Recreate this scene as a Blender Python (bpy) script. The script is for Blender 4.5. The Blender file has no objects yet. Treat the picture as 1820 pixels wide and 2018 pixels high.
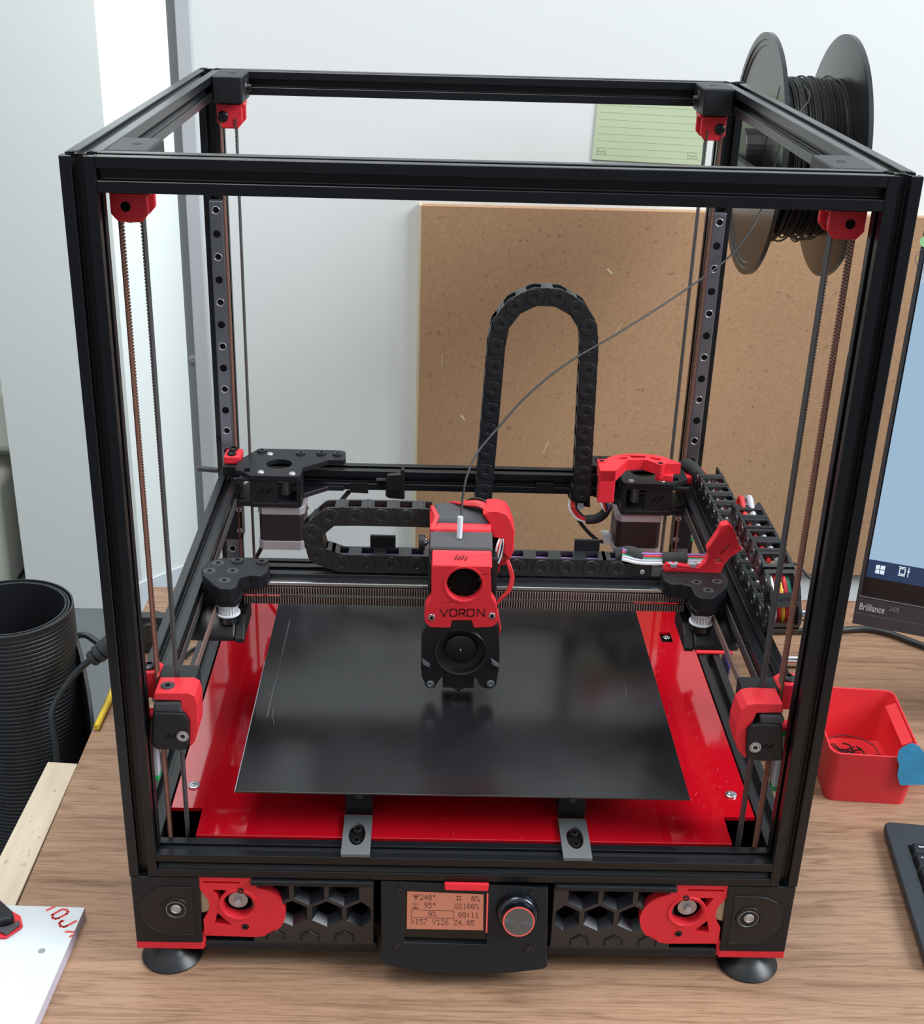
import bpy, bmesh, math, random
from mathutils import Vector, Matrix, Euler
import numpy as np
random.seed(7)
S = 0.001                      # everything below is written in millimetres
FZ = 800.0                     # the floor lies 800 mm under the foot of the printer frame
R90 = math.pi / 2
scene = bpy.context.scene
# ------------------------------------------------------------------ camera
CAM = (-32.81, -711.96, 596.38); EUL = (1.126059, -0.0250589, -0.00491335)
FPX, PX, PY, IW, IH = 2573.9, 873.84, 1072.38, 1820.0, 2018.0
cd = bpy.data.cameras.new('camera'); cam = bpy.data.objects.new('camera', cd)
scene.collection.objects.link(cam)
cam.location = (CAM[0]*S, CAM[1]*S, (CAM[2]+FZ)*S); cam.rotation_euler = Euler(EUL, 'XYZ')
cd.sensor_fit = 'VERTICAL'; cd.sensor_height = 24.0; cd.lens = FPX*24.0/IH
cd.shift_x = (IW/2-PX)/IH; cd.shift_y = (PY-IH/2)/IH; cd.clip_start = 0.01
scene.camera = cam
CR = Euler(EUL, 'XYZ').to_matrix(); CC = Vector(CAM)
# ------------------------------------------------------------------ world, lights, exposure
w = bpy.data.worlds.new('world'); scene.world = w; w.use_nodes = True
wn = w.node_tree.nodes; wl = w.node_tree.links
bg = wn['Background']; bg.inputs[1].default_value = 0.50
wtc = wn.new('ShaderNodeTexCoord'); wsp = wn.new('ShaderNodeSeparateXYZ'); wmr = wn.new('ShaderNodeMapRange'); wcr = wn.new('ShaderNodeValToRGB')
wl.new(wtc.outputs['Generated'], wsp.inputs[0]); wl.new(wsp.outputs['Z'], wmr.inputs[0]); wl.new(wmr.outputs[0], wcr.inputs[0]); wl.new(wcr.outputs[0], bg.inputs[0])
wmr.inputs[1].default_value = -1
wcr.color_ramp.elements[0].color = (0.16, 0.16, 0.165, 1); wcr.color_ramp.elements[0].position = 0.42
wcr.color_ramp.elements[1].color = (0.86, 0.94, 1.0, 1); wcr.color_ramp.elements[1].position = 0.75
def area(name, loc, target, sx, sy, power, col):
    ld = bpy.data.lights.new(name, 'AREA'); ld.shape = 'RECTANGLE'; ld.size = sx; ld.size_y = sy; ld.energy = power; ld.color = col
    o = bpy.data.objects.new(name, ld); scene.collection.objects.link(o); o.location = loc
    o.rotation_euler = (Vector(target)-Vector(loc)).to_track_quat('-Z', 'Y').to_euler()
    return o
area('window_light', (2.35, -0.6, 2.75), (0.0, 0.25, 0.9), 1.4, 1.5, 74, (0.90, 0.96, 1.0))
area('ceiling_light', (-0.5, 0.2, 3.0), (-0.3, 0.5, 0.0), 1.2, 1.2, 22, (1.0, 0.98, 0.95))
area('far_window_light', (0.6, 1.5, 2.2), (-0.75, 2.1, 0.6), 1.0, 1.4, 48, (0.88, 0.95, 1.0))
scene.view_settings.view_transform = 'Standard'; scene.view_settings.look = 'None'
scene.view_settings.gamma = 1.0; scene.view_settings.use_curve_mapping = False
scene.view_settings.exposure = 0.70
scene.cycles.max_bounces = 8; scene.cycles.use_denoising = True

# ------------------------------------------------------------------ pixel helpers (frame of 1820 x 2018)
def ray(x, y): return CR @ Vector(((x-PX)/FPX, -(y-PY)/FPX, -1.0))
def hit(x, y, O, N):
    d = ray(x, y); O = Vector(O); N = Vector(N); return CC + d*((O-CC).dot(N)/d.dot(N))
def at(x, y, ax, v):
    d = ray(x, y); i = 'xyz'.index(ax); return CC + d*((v-CC[i])/d[i])

# ------------------------------------------------------------------ materials
def srgb(r, g, b):
    f = lambda c: (c/255/12.92) if c/255 <= 0.04045 else ((c/255+0.055)/1.055)**2.4
    return (f(r), f(g), f(b), 1.0)
def mat(name, col, rough=0.5, metal=0.0, spec=0.5, coat=0.0, noise=0.0, nscale=200, bump=0.0, bscale=400, emit=0.0, layers=0.0, rvar=0.0):
    m = bpy.data.materials.new(name); m.use_nodes = True; nt = m.node_tree; b = nt.nodes['Principled BSDF']
    b.inputs['Base Color'].default_value = col; b.inputs['Roughness'].default_value = rough; b.inputs['Metallic'].default_value = metal
    b.inputs['Specular IOR Level'].default_value = spec; b.inputs['Coat Weight'].default_value = coat; b.inputs['Coat Roughness'].default_value = 0.05
    tc = nt.nodes.new('ShaderNodeTexCoord')
    if noise or rvar:
        n = nt.nodes.new('ShaderNodeTexNoise'); n.inputs['Scale'].default_value = nscale; n.inputs['Detail'].default_value = 5
        nt.links.new(tc.outputs['Object'], n.inputs['Vector'])
    if noise:
        mx = nt.nodes.new('ShaderNodeMix'); mx.data_type = 'RGBA'
        mx.inputs[6].default_value = tuple(c*(1-noise) for c in col[:3])+(1,); mx.inputs[7].default_value = tuple(min(1, c*(1+noise)) for c in col[:3])+(1,)
        nt.links.new(n.outputs['Fac'], mx.inputs[0]); nt.links.new(mx.outputs[2], b.inputs['Base Color'])
    if rvar:
        mr = nt.nodes.new('ShaderNodeMapRange'); mr.inputs[1].default_value = 0.35; mr.inputs[2].default_value = 0.65
        mr.inputs[3].default_value = max(0.02, rough-rvar); mr.inputs[4].default_value = rough+rvar
        nt.links.new(n.outputs['Fac'], mr.inputs[0]); nt.links.new(mr.outputs[0], b.inputs['Roughness'])
    if bump or layers:
        bp = nt.nodes.new('ShaderNodeBump'); bp.inputs['Distance'].default_value = 0.0004
        if layers:
            bp.inputs['Strength'].default_value = layers
            wv = nt.nodes.new('ShaderNodeTexWave'); wv.bands_direction = 'Z'; wv.inputs['Scale'].default_value = 900; wv.inputs['Distortion'].default_value = 0.4
            nt.links.new(tc.outputs['Object'], wv.inputs['Vector']); nt.links.new(wv.outputs['Fac'], bp.inputs['Height'])
        else:
            bp.inputs['Strength'].default_value = bump
            n2 = nt.nodes.new('ShaderNodeTexNoise'); n2.inputs['Scale'].default_value = bscale; n2.inputs['Detail'].default_value = 4
            nt.links.new(tc.outputs['Object'], n2.inputs['Vector']); nt.links.new(n2.outputs['Fac'], bp.inputs['Height'])
        nt.links.new(bp.outputs['Normal'], b.inputs['Normal'])
    if emit:
        b.inputs['Emission Color'].default_value = col; b.inputs['Emission Strength'].default_value = emit
    return m
M = {}
M['alu'] = mat('black_anodised_aluminium', srgb(18, 20, 24), 0.30, 0.0, 0.42, noise=0.12, nscale=60, bump=0.05, bscale=900)
M['blk'] = mat('black_printed_plastic', srgb(21, 23, 27), 0.45, spec=0.38, layers=0.12, noise=0.2, nscale=40)
M['blk2'] = mat('black_moulded_plastic', srgb(20, 21, 23), 0.38, spec=0.5)
M['chain'] = mat('chain_plastic', srgb(27, 29, 32), 0.36, spec=0.6)
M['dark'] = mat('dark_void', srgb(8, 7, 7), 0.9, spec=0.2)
M['slate'] = mat('slate_grey_plastic', srgb(62, 63, 67), 0.5, noise=0.08, nscale=60)
M['red'] = mat('red_printed_plastic', srgb(220, 42, 54), 0.42, spec=0.4, layers=0.12, noise=0.06, nscale=50)
M['deckred'] = mat('glossy_red_acrylic', srgb(165, 9, 24), 0.06, spec=0.5, coat=0.3)
M['darkred'] = mat('engraved_red', srgb(105, 8, 16), 0.6)
M['steel'] = mat('steel', srgb(196, 198, 202), 0.28, 1.0)
M['silver'] = mat('brushed_silver', srgb(186, 184, 188), 0.42, 0.55, noise=0.05)
M['chrome'] = mat('chrome', srgb(235, 235, 235), 0.08, 1.0)
M['rail'] = mat('rail_steel', srgb(138, 140, 150), 0.30, 0.85, noise=0.1, nscale=80)
M['screw'] = mat('black_steel_screw', srgb(44, 44, 47), 0.30, 0.6)
M['knob'] = mat('knob_dark_chrome', srgb(70, 74, 82), 0.18, 0.95)
M['white'] = mat('white_plastic', srgb(232, 236, 240), 0.35)
M['belt'] = mat('belt_tooth_rubber', srgb(112, 88, 82), 0.65, noise=0.2, nscale=300)
M['beltz'] = mat('brown_tooth_rubber', srgb(150, 104, 88), 0.6, noise=0.15, nscale=300)
M['beltz2'] = mat('brown_belt_rubber', srgb(92, 58, 50), 0.65)
M['beltb'] = mat('belt_back_rubber', srgb(60, 60, 62), 0.6)
M['motor'] = mat('motor_black', srgb(38, 31, 31), 0.45, noise=0.1)
M['wirer'] = mat('wire_red', srgb(205, 48, 52), 0.45); M['wirew'] = mat('wire_white', srgb(220, 222, 226), 0.45)
M['wireg'] = mat('wire_green', srgb(52, 132, 108), 0.45); M['wirey'] = mat('wire_yellow', srgb(222, 178, 52), 0.45)
M['wirek'] = mat('wire_black', srgb(30, 30, 32), 0.45); M['wirep'] = mat('wire_purple', srgb(140, 98, 168), 0.45)
M['wireb'] = mat('wire_blue', srgb(34, 48, 140), 0.5); M['wires'] = mat('wire_grey', srgb(172, 174, 182), 0.45)
M['loom'] = mat('fabric_tape', srgb(42, 44, 44), 0.9, noise=0.3, nscale=900, bump=0.5, bscale=1500)
M['fil'] = mat('black_filament', srgb(20, 20, 22), 0.5, spec=0.4)
M['spool'] = mat('spool_plastic', srgb(30, 32, 34), 0.25, spec=0.5)
M['cable'] = mat('cable_rubber', srgb(44, 48, 50), 0.42)
M['mat'] = mat('ribbed_rubber', srgb(30, 32, 36), 0.45, spec=0.6)
M['yellow'] = mat('yellow_cable', srgb(232, 196, 52), 0.4)
M['binred'] = mat('red_bin_plastic', srgb(220, 50, 58), 0.45, noise=0.05, nscale=15)
M['tape'] = mat('blue_masking_tape', srgb(66, 156, 204), 0.75, noise=0.22, nscale=60, bump=0.8, bscale=120)
M['board'] = mat('white_foam_board', srgb(200, 207, 212), 0.4)
M['boardedge'] = mat('foam_board_edge', srgb(190, 182, 196), 0.7)
M['ink'] = mat('red_print', srgb(206, 70, 64), 0.5)
M['wall'] = mat('white_wall_paint', srgb(222, 225, 224), 0.85, noise=0.015, nscale=3, bump=0.06, bscale=60)
M['pillar'] = mat('pale_pillar_paint', srgb(198, 201, 198), 0.8, noise=0.02, nscale=2)
M['cream'] = mat('cream_paint', srgb(196, 196, 186), 0.8)
M['prof1'] = mat('grey_profile', srgb(132, 138, 141), 0.6); M['prof2'] = mat('light_grey_profile', srgb(182, 186, 190), 0.55)
M['floor'] = mat('grey_floor', srgb(84, 88, 90), 0.6, noise=0.12, nscale=8)
M['note'] = mat('pale_green_paper', srgb(188, 201, 168), 0.8, noise=0.02, nscale=10)
M['noteline'] = mat('grey_green_ink', srgb(152, 166, 138), 0.8); M['noteedge'] = mat('note_edge', srgb(206, 214, 150), 0.8)
M['bezel'] = mat('monitor_bezel', srgb(62, 63, 67), 0.5, noise=0.05, nscale=400)
M['bezeld'] = mat('monitor_side', srgb(84, 76, 72), 0.5)
M['scrblk'] = mat('screen_black_band', srgb(10, 12, 20), 0.15)
M['print'] = mat('silver_print', srgb(200, 200, 204), 0.5); M['printd'] = mat('dim_silver_print', srgb(130, 132, 136), 0.5)
M['kb'] = mat('keyboard_plastic', srgb(44, 48, 53), 0.5, noise=0.05, nscale=500)
M['key'] = mat('key_plastic', srgb(30, 33, 38), 0.4)
M['bedblk'] = mat('grey_coated_plate', srgb(92, 95, 97), 0.5, noise=0.06, nscale=400)
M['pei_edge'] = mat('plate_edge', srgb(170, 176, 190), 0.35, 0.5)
M['beech_edge'] = mat('mdf_edge', srgb(204, 190, 158), 0.85)
M['lav'] = mat('grille_facet', srgb(22, 24, 29), 0.46, spec=0.9)
M['facet'] = mat('smooth_black_facet', srgb(24, 26, 34), 0.33, spec=0.8)
M['beltx'] = mat('belt_tooth_tips', srgb(160, 136, 126), 0.6)
M['beltx2'] = mat('belt_valley', srgb(48, 28, 26), 0.7)
M['green'] = mat('green_seal', srgb(30, 160, 90), 0.5)
M['ptfe'] = mat('ptfe_tube', srgb(222, 230, 240), 0.3)
M['glassdark'] = mat('dark_bezel_gloss', srgb(14, 12, 12), 0.08)
M['bluewire'] = mat('blue_ribbon', srgb(40, 96, 200), 0.35)
def emat(name, col, s):
    m = bpy.data.materials.new(name); m.use_nodes = True; b = m.node_tree.nodes['Principled BSDF']
    b.inputs['Base Color'].default_value = (0.02, 0.02, 0.02, 1); b.inputs['Roughness'].default_value = 0.25
    b.inputs['Emission Color'].default_value = col; b.inputs['Emission Strength'].default_value = s
    return m
M['lcd'] = emat('lcd_backlight', srgb(206, 126, 98), 0.42); M['lcdink'] = emat('lcd_pixels', srgb(110, 40, 26), 0.22)
M['scr'] = emat('screen_window', srgb(168, 200, 228), 0.50); M['scrtop'] = emat('screen_title', srgb(24, 34, 62), 0.50)
M['scrpale'] = emat('screen_toolbar', srgb(190, 205, 228), 0.50); M['taskbar'] = emat('screen_taskbar', srgb(14, 52, 92), 0.50)
M['scrwhite'] = emat('screen_icon', srgb(232, 244, 255), 0.56); M['scrgreen'] = emat('screen_green_icon', srgb(150, 210, 150), 0.56)
M['scrdark'] = emat('screen_dark_icon', srgb(30, 60, 90), 0.50)
M['redglow'] = emat('red_led_ring', srgb(255, 96, 84), 0.43)

def tex_mat(name, build):
    m = bpy.data.materials.new(name); m.use_nodes = True; nt = m.node_tree
    build(nt, nt.nodes['Principled BSDF'], nt.nodes.new('ShaderNodeTexCoord')); return m
def ramp(nt, fac, stops):
    r = nt.nodes.new('ShaderNodeValToRGB'); e = r.color_ramp.elements
    while len(e) < len(stops): e.new(0.5)
    for k, (p, c) in enumerate(stops): e[k].position = p; e[k].color = c
    nt.links.new(fac, r.inputs[0]); return r
def desk_build(nt, b, tc):
    L = nt.links
    mp = nt.nodes.new('ShaderNodeMapping'); mp.inputs['Scale'].default_value = (3.2, 60, 34); L.new(tc.outputs['Object'], mp.inputs[0])
    n = nt.nodes.new('ShaderNodeTexNoise'); n.inputs['Scale'].default_value = 2.0; n.inputs['Detail'].default_value = 10; n.inputs['Roughness'].default_value = 0.68; n.inputs['Distortion'].default_value = 0.5; L.new(mp.outputs[0], n.inputs[0])
    mp2 = nt.nodes.new('ShaderNodeMapping'); mp2.inputs['Scale'].default_value = (1.5, 13, 10); L.new(tc.outputs['Object'], mp2.inputs[0])
    n2 = nt.nodes.new('ShaderNodeTexNoise'); n2.inputs['Scale'].default_value = 1.6; n2.inputs['Detail'].default_value = 3; n2.inputs['Distortion'].default_value = 0.6; L.new(mp2.outputs[0], n2.inputs[0])
    mp3 = nt.nodes.new('ShaderNodeMapping'); mp3.inputs['Scale'].default_value = (20, 300, 100); L.new(tc.outputs['Object'], mp3.inputs[0])
    n3 = nt.nodes.new('ShaderNodeTexNoise'); n3.inputs['Scale'].default_value = 2; n3.inputs['Detail'].default_value = 3; L.new(mp3.outputs[0], n3.inputs[0])
    r1 = ramp(nt, n.outputs['Fac'], [(0.34, srgb(132, 103, 82)), (0.45, srgb(153, 121, 97)), (0.55, srgb(166, 133, 108)), (0.68, srgb(146, 114, 92))])
    r2 = ramp(nt, n2.outputs['Fac'], [(0.35, (0.86, 0.84, 0.83, 1)), (0.65, (1, 1, 1, 1))])
    r3 = ramp(nt, n3.outputs['Fac'], [(0.36, (0.45, 0.39, 0.35, 1)), (0.47, (1, 1, 1, 1))])
    m1 = nt.nodes.new('ShaderNodeMix'); m1.data_type = 'RGBA'; m1.blend_type = 'MULTIPLY'; m1.inputs[0].default_value = 0.9
    m2 = nt.nodes.new('ShaderNodeMix'); m2.data_type = 'RGBA'; m2.blend_type = 'MULTIPLY'; m2.inputs[0].default_value = 0.42
    L.new(r1.outputs[0], m1.inputs[6]); L.new(r2.outputs[0], m1.inputs[7]); L.new(m1.outputs[2], m2.inputs[6]); L.new(r3.outputs[0], m2.inputs[7])
    mp4 = nt.nodes.new('ShaderNodeMapping'); mp4.inputs['Scale'].default_value = (1.3, 17, 10); L.new(tc.outputs['Object'], mp4.inputs[0])
    n4 = nt.nodes.new('ShaderNodeTexNoise'); n4.inputs['Scale'].default_value = 1.3; n4.inputs['Detail'].default_value = 3; n4.inputs['Distortion'].default_value = 0.5; L.new(mp4.outputs[0], n4.inputs[0])
    w4 = nt.nodes.new('ShaderNodeMath'); w4.operation = 'MULTIPLY'; w4.inputs[1].default_value = 9.0; L.new(n4.outputs['Fac'], w4.inputs[0])
    f4 = nt.nodes.new('ShaderNodeMath'); f4.operation = 'FRACT'; L.new(w4.outputs[0], f4.inputs[0])
    r4 = ramp(nt, f4.outputs[0], [(0.0, (0.66, 0.62, 0.6, 1)), (0.10, (1, 1, 1, 1)), (0.85, (1, 1, 1, 1)), (1.0, (0.7, 0.66, 0.64, 1))])
    m4 = nt.nodes.new('ShaderNodeMix'); m4.data_type = 'RGBA'; m4.blend_type = 'MULTIPLY'; m4.inputs[0].default_value = 0.75
    L.new(m2.outputs[2], m4.inputs[6]); L.new(r4.outputs[0], m4.inputs[7])
    L.new(m4.outputs[2], b.inputs['Base Color']); b.inputs['Roughness'].default_value = 0.42; b.inputs['Specular IOR Level'].default_value = 0.35
    bp = nt.nodes.new('ShaderNodeBump'); bp.inputs['Strength'].default_value = 0.25; bp.inputs['Distance'].default_value = 0.0003
    L.new(n3.outputs['Fac'], bp.inputs['Height']); L.new(bp.outputs[0], b.inputs['Normal'])
M['desk'] = tex_mat('walnut_laminate', desk_build)
def mdf_build(nt, b, tc):
    L = nt.links
    n = nt.nodes.new('ShaderNodeTexNoise'); n.inputs['Scale'].default_value = 260; n.inputs['Detail'].default_value = 5; L.new(tc.outputs['Object'], n.inputs[0])
    n2 = nt.nodes.new('ShaderNodeTexNoise'); n2.inputs['Scale'].default_value = 5; n2.inputs['Detail'].default_value = 2; L.new(tc.outputs['Object'], n2.inputs[0])
    n3 = nt.nodes.new('ShaderNodeTexNoise'); n3.inputs['Scale'].default_value = 170; n3.inputs['Detail'].default_value = 1; L.new(tc.outputs['Object'], n3.inputs[0])
    r1 = ramp(nt, n.outputs['Fac'], [(0.3, srgb(166, 128, 96)), (0.7, srgb(178, 141, 107))])
    r2 = ramp(nt, n2.outputs['Fac'], [(0.35, (0.93, 0.94, 0.92, 1)), (0.65, (1, 1, 1, 1))])
    r3 = ramp(nt, n3.outputs['Fac'], [(0.24, (0.55, 0.5, 0.45, 1)), (0.33, (1, 1, 1, 1))])
    m1 = nt.nodes.new('ShaderNodeMix'); m1.data_type = 'RGBA'; m1.blend_type = 'MULTIPLY'; m1.inputs[0].default_value = 1
    m2 = nt.nodes.new('ShaderNodeMix'); m2.data_type = 'RGBA'; m2.blend_type = 'MULTIPLY'; m2.inputs[0].default_value = 0.7
    L.new(r1.outputs[0], m1.inputs[6]); L.new(r2.outputs[0], m1.inputs[7]); L.new(m1.outputs[2], m2.inputs[6]); L.new(r3.outputs[0], m2.inputs[7])
    L.new(m2.outputs[2], b.inputs['Base Color']); b.inputs['Roughness'].default_value = 0.7
M['mdf'] = tex_mat('fibreboard', mdf_build)
def plate_build(nt, b, tc):
    L = nt.links
    n = nt.nodes.new('ShaderNodeTexNoise'); n.inputs['Scale'].default_value = 7; n.inputs['Detail'].default_value = 6; n.inputs['Distortion'].default_value = 1.2; L.new(tc.outputs['Object'], n.inputs[0])
    n2 = nt.nodes.new('ShaderNodeTexNoise'); n2.inputs['Scale'].default_value = 30; n2.inputs['Detail'].default_value = 8; L.new(tc.outputs['Object'], n2.inputs[0])
    r1 = ramp(nt, n.outputs['Fac'], [(0.35, srgb(22, 22, 23)), (0.65, srgb(32, 33, 36))]); L.new(r1.outputs[0], b.inputs['Base Color'])
    mr = nt.nodes.new('ShaderNodeMapRange'); mr.inputs[1].default_value = 0.35; mr.inputs[2].default_value = 0.7; mr.inputs[3].default_value = 0.10; mr.inputs[4].default_value = 0.24
    mm = nt.nodes.new('ShaderNodeMath'); mm.operation = 'MULTIPLY_ADD'; mm.inputs[1].default_value = 0.35; L.new(n2.outputs['Fac'], mm.inputs[0]); L.new(n.outputs['Fac'], mm.inputs[2])
    L.new(mm.outputs[0], mr.inputs[0]); L.new(mr.outputs[0], b.inputs['Roughness'])
    b.inputs['Specular IOR Level'].default_value = 0.55
M['plate'] = tex_mat('smooth_black_sheet', plate_build)
def beech_build(nt, b, tc):
    L = nt.links
    mp = nt.nodes.new('ShaderNodeMapping'); mp.inputs['Scale'].default_value = (60, 8, 60); L.new(tc.outputs['Object'], mp.inputs[0])
    n = nt.nodes.new('ShaderNodeTexNoise'); n.inputs['Scale'].default_value = 2; n.inputs['Detail'].default_value = 5; L.new(mp.outputs[0], n.inputs[0])
    mp2 = nt.nodes.new('ShaderNodeMapping'); mp2.inputs['Scale'].default_value = (180, 95, 100); L.new(tc.outputs['Object'], mp2.inputs[0])
    n3 = nt.nodes.new('ShaderNodeTexNoise'); n3.inputs['Scale'].default_value = 1; n3.inputs['Detail'].default_value = 1; L.new(mp2.outputs[0], n3.inputs[0])
    r1 = ramp(nt, n.outputs['Fac'], [(0.3, srgb(196, 180, 158)), (0.7, srgb(210, 195, 174))]); r3 = ramp(nt, n3.outputs['Fac'], [(0.27, (0.62, 0.6, 0.6, 1)), (0.33, (1, 1, 1, 1))])
    m1 = nt.nodes.new('ShaderNodeMix'); m1.data_type = 'RGBA'; m1.blend_type = 'MULTIPLY'; m1.inputs[0].default_value = 0.8
    L.new(r1.outputs[0], m1.inputs[6]); L.new(r3.outputs[0], m1.inputs[7]); L.new(m1.outputs[2], b.inputs['Base Color']); b.inputs['Roughness'].default_value = 0.55
M['beech'] = tex_mat('beech_wood', beech_build)

# ------------------------------------------------------------------ geometry helpers
class MB:
    def __init__(s): s.v = []; s.f = []
    def add(s, vs, fs):
        k = len(s.v); s.v += [tuple(p) for p in vs]; s.f += [tuple(i+k for i in f) for f in fs]; return s
    def box(s, x0, x1, y0, y1, z0, z1):
        return s.add([(x0,y0,z0),(x1,y0,z0),(x1,y1,z0),(x0,y1,z0),(x0,y0,z1),(x1,y0,z1),(x1,y1,z1),(x0,y1,z1)],
                     [(0,3,2,1),(4,5,6,7),(0,1,5,4),(1,2,6,5),(2,3,7,6),(3,0,4,7)])
    def prism(s, pts, N):              # pts: closed 3-D polygon, pushed along vector N
        n = len(pts); pts = [Vector(p) for p in pts]; N = Vector(N)
        return s.add(pts+[p+N for p in pts], [tuple(range(n-1, -1, -1)), tuple(range(n, 2*n))]+[(i, (i+1) % n, n+(i+1) % n, n+i) for i in range(n)])
    def yz(s, pts, x0, x1): return s.prism([(x0, p[0], p[1]) for p in pts], (x1-x0, 0, 0))
    def xy(s, pts, z0, z1): return s.prism([(p[0], p[1], z0) for p in pts], (0, 0, z1-z0))
    def xz(s, pts, y0, y1): return s.prism([(p[0], y0, p[1]) for p in pts], (0, y1-y0, 0))
    def cyl(s, a, b, r, n=16, r2=None, cap=True):
        a = Vector(a); b = Vector(b); d = (b-a).normalized(); r2 = r if r2 is None else r2
        u = d.orthogonal().normalized(); v = d.cross(u)
        A = [a+(u*math.cos(2*math.pi*i/n)+v*math.sin(2*math.pi*i/n))*r for i in range(n)]
        B = [b+(u*math.cos(2*math.pi*i/n)+v*math.sin(2*math.pi*i/n))*r2 for i in range(n)]
        fs = [(i, (i+1) % n, n+(i+1) % n, n+i) for i in range(n)]
        if cap: fs += [tuple(range(n-1, -1, -1)), tuple(range(n, 2*n))]
        return s.add(A+B, fs)
    def lathe(s, O, ax, prof, n=32, closed=False):   # prof: (distance along axis, radius)
        O = Vector(O); ax = Vector(ax).normalized(); u = ax.orthogonal().normalized(); v = ax.cross(u)
        vs = []; fs = []; m = len(prof)
        for (t, r) in prof:
            for i in range(n):
                a = 2*math.pi*i/n; vs.append(O+ax*t+(u*math.cos(a)+v*math.sin(a))*r)
        for j in range(m if closed else m-1):
            j2 = (j+1) % m
            for i in range(n): fs.append((j*n+i, j*n+(i+1) % n, j2*n+(i+1) % n, j2*n+i))
        return s.add(vs, fs)
    def tube(s, pts, r, n=8, closed=False):
        P = [Vector(p) for p in pts]; m = len(P); vs = []; fs = []; prev = None
        for i, p in enumerate(P):
            if closed: t = (P[(i+1) % m]-P[i-1]).normalized()
            else: t = (P[min(i+1, m-1)]-P[max(i-1, 0)]).normalized()
            if prev is None: u = t.orthogonal().normalized()
            else: u = (prev-t*prev.dot(t)).normalized()
            prev = u; v = t.cross(u)
            for k in range(n):
                a = 2*math.pi*k/n; vs.append(p+(u*math.cos(a)+v*math.sin(a))*r)
        for i in range(m if closed else m-1):
            j = (i+1) % m
            for k in range(n): fs.append((i*n+k, i*n+(k+1) % n, j*n+(k+1) % n, j*n+k))
        if not closed: fs += [tuple(range(n-1, -1, -1)), tuple(range((m-1)*n, m*n))]
        return s.add(vs, fs)
    def plate(s, outer, holes, O, U, V, t):    # 2-D outline with holes in the frame O,U,V, thick t along UxV
        cu = bpy.data.curves.new('tmp', 'CURVE'); cu.dimensions = '2D'; cu.fill_mode = 'BOTH'; cu.extrude = abs(t)/2
        for poly in [outer]+list(holes):
            sp = cu.splines.new('POLY'); sp.points.add(len(poly)-1); sp.use_cyclic_u = True
            for k, p in enumerate(poly): sp.points[k].co = (p[0], p[1], 0, 1)
        return s._curve(cu, O, U, V, t/2)
    def _curve(s, cu, O, U, V, dz):
        ob = bpy.data.objects.new('tmp', cu); me = bpy.data.meshes.new_from_object(ob)
        U = Vector(U).normalized(); V = Vector(V).normalized(); N = U.cross(V); O = Vector(O)
        s.add([O+U*v.co.x+V*v.co.y+N*(v.co.z+dz) for v in me.vertices], [tuple(p.vertices) for p in me.polygons])
        bpy.data.objects.remove(ob); bpy.data.meshes.remove(me); bpy.data.curves.remove(cu); return s
    def text(s, txt, size, O, U, V, depth=0.2, align='CENTER', sx=1.0, bold=0.0):
        cu = bpy.data.curves.new('tmp', 'FONT'); cu.body = txt; cu.size = size; cu.align_x = align; cu.align_y = 'CENTER'; cu.extrude = depth/2; cu.offset = bold; cu.resolution_u = 3
        return s._curve(cu, O, Vector(U), V, depth/2) if sx == 1 else s._text_sx(cu, O, U, V, depth, sx)
    def _text_sx(s, cu, O, U, V, depth, sx):
        k = len(s.v); s._curve(cu, O, U, V, depth/2); U = Vector(U).normalized(); O = Vector(O)
        for i in range(k, len(s.v)):
            p = Vector(s.v[i]); d = (p-O).dot(U); s.v[i] = tuple(p+U*d*(sx-1))
        return s
    def build(s, name, m, parent=None, bevel=0.0, smooth=False, seg=2, angle=35, loc=None):
        me = bpy.data.meshes.new(name); base = Vector((0, 0, 0))
        if parent is not None: base = WLOC.get(parent.name, Vector((0, 0, 0)))
        elif loc is not None: base = Vector(loc)
        me.from_pydata([((v[0]-base.x)*S, (v[1]-base.y)*S, (v[2]-base.z)*S) for v in s.v], [], s.f)
        bm = bmesh.new(); bm.from_mesh(me); bmesh.ops.remove_doubles(bm, verts=bm.verts, dist=1e-7); bmesh.ops.recalc_face_normals(bm, faces=bm.faces); bm.to_mesh(me); bm.free()
        me.materials.append(M[m]); o = bpy.data.objects.new(name, me); scene.collection.objects.link(o)
        if parent is not None: o.parent = parent
        else: o.location = (base.x*S, base.y*S, (base.z+FZ)*S)
        WLOC[o.name] = base
        if bevel:
            b = o.modifiers.new('bevel', 'BEVEL'); b.width = bevel*S; b.segments = seg; b.limit_method = 'ANGLE'; b.angle_limit = math.radians(angle)
            if smooth: b.harden_normals = False
        if smooth:
            for p in me.polygons: p.use_smooth = True
            try: me.set_sharp_from_angle(angle=math.radians(40))
            except Exception: pass
        return o
WLOC = {}
def thing(name, label, cat, loc, group=None):
    o = bpy.data.objects.new(name, None); scene.collection.objects.link(o); o.empty_display_size = 0.05
    o.location = (loc[0]*S, loc[1]*S, (loc[2]+FZ)*S); WLOC[o.name] = Vector(loc); return tag(o, label, cat, group)
def tag(o, label, cat, group=None, kind=None):
    o['label'] = label; o['category'] = cat
    if group: o['group'] = group
    if kind: o['kind'] = kind
    return o
def lab(o, label): o['label'] = label; return o
def struct(o): o['kind'] = 'structure'; return o
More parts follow.
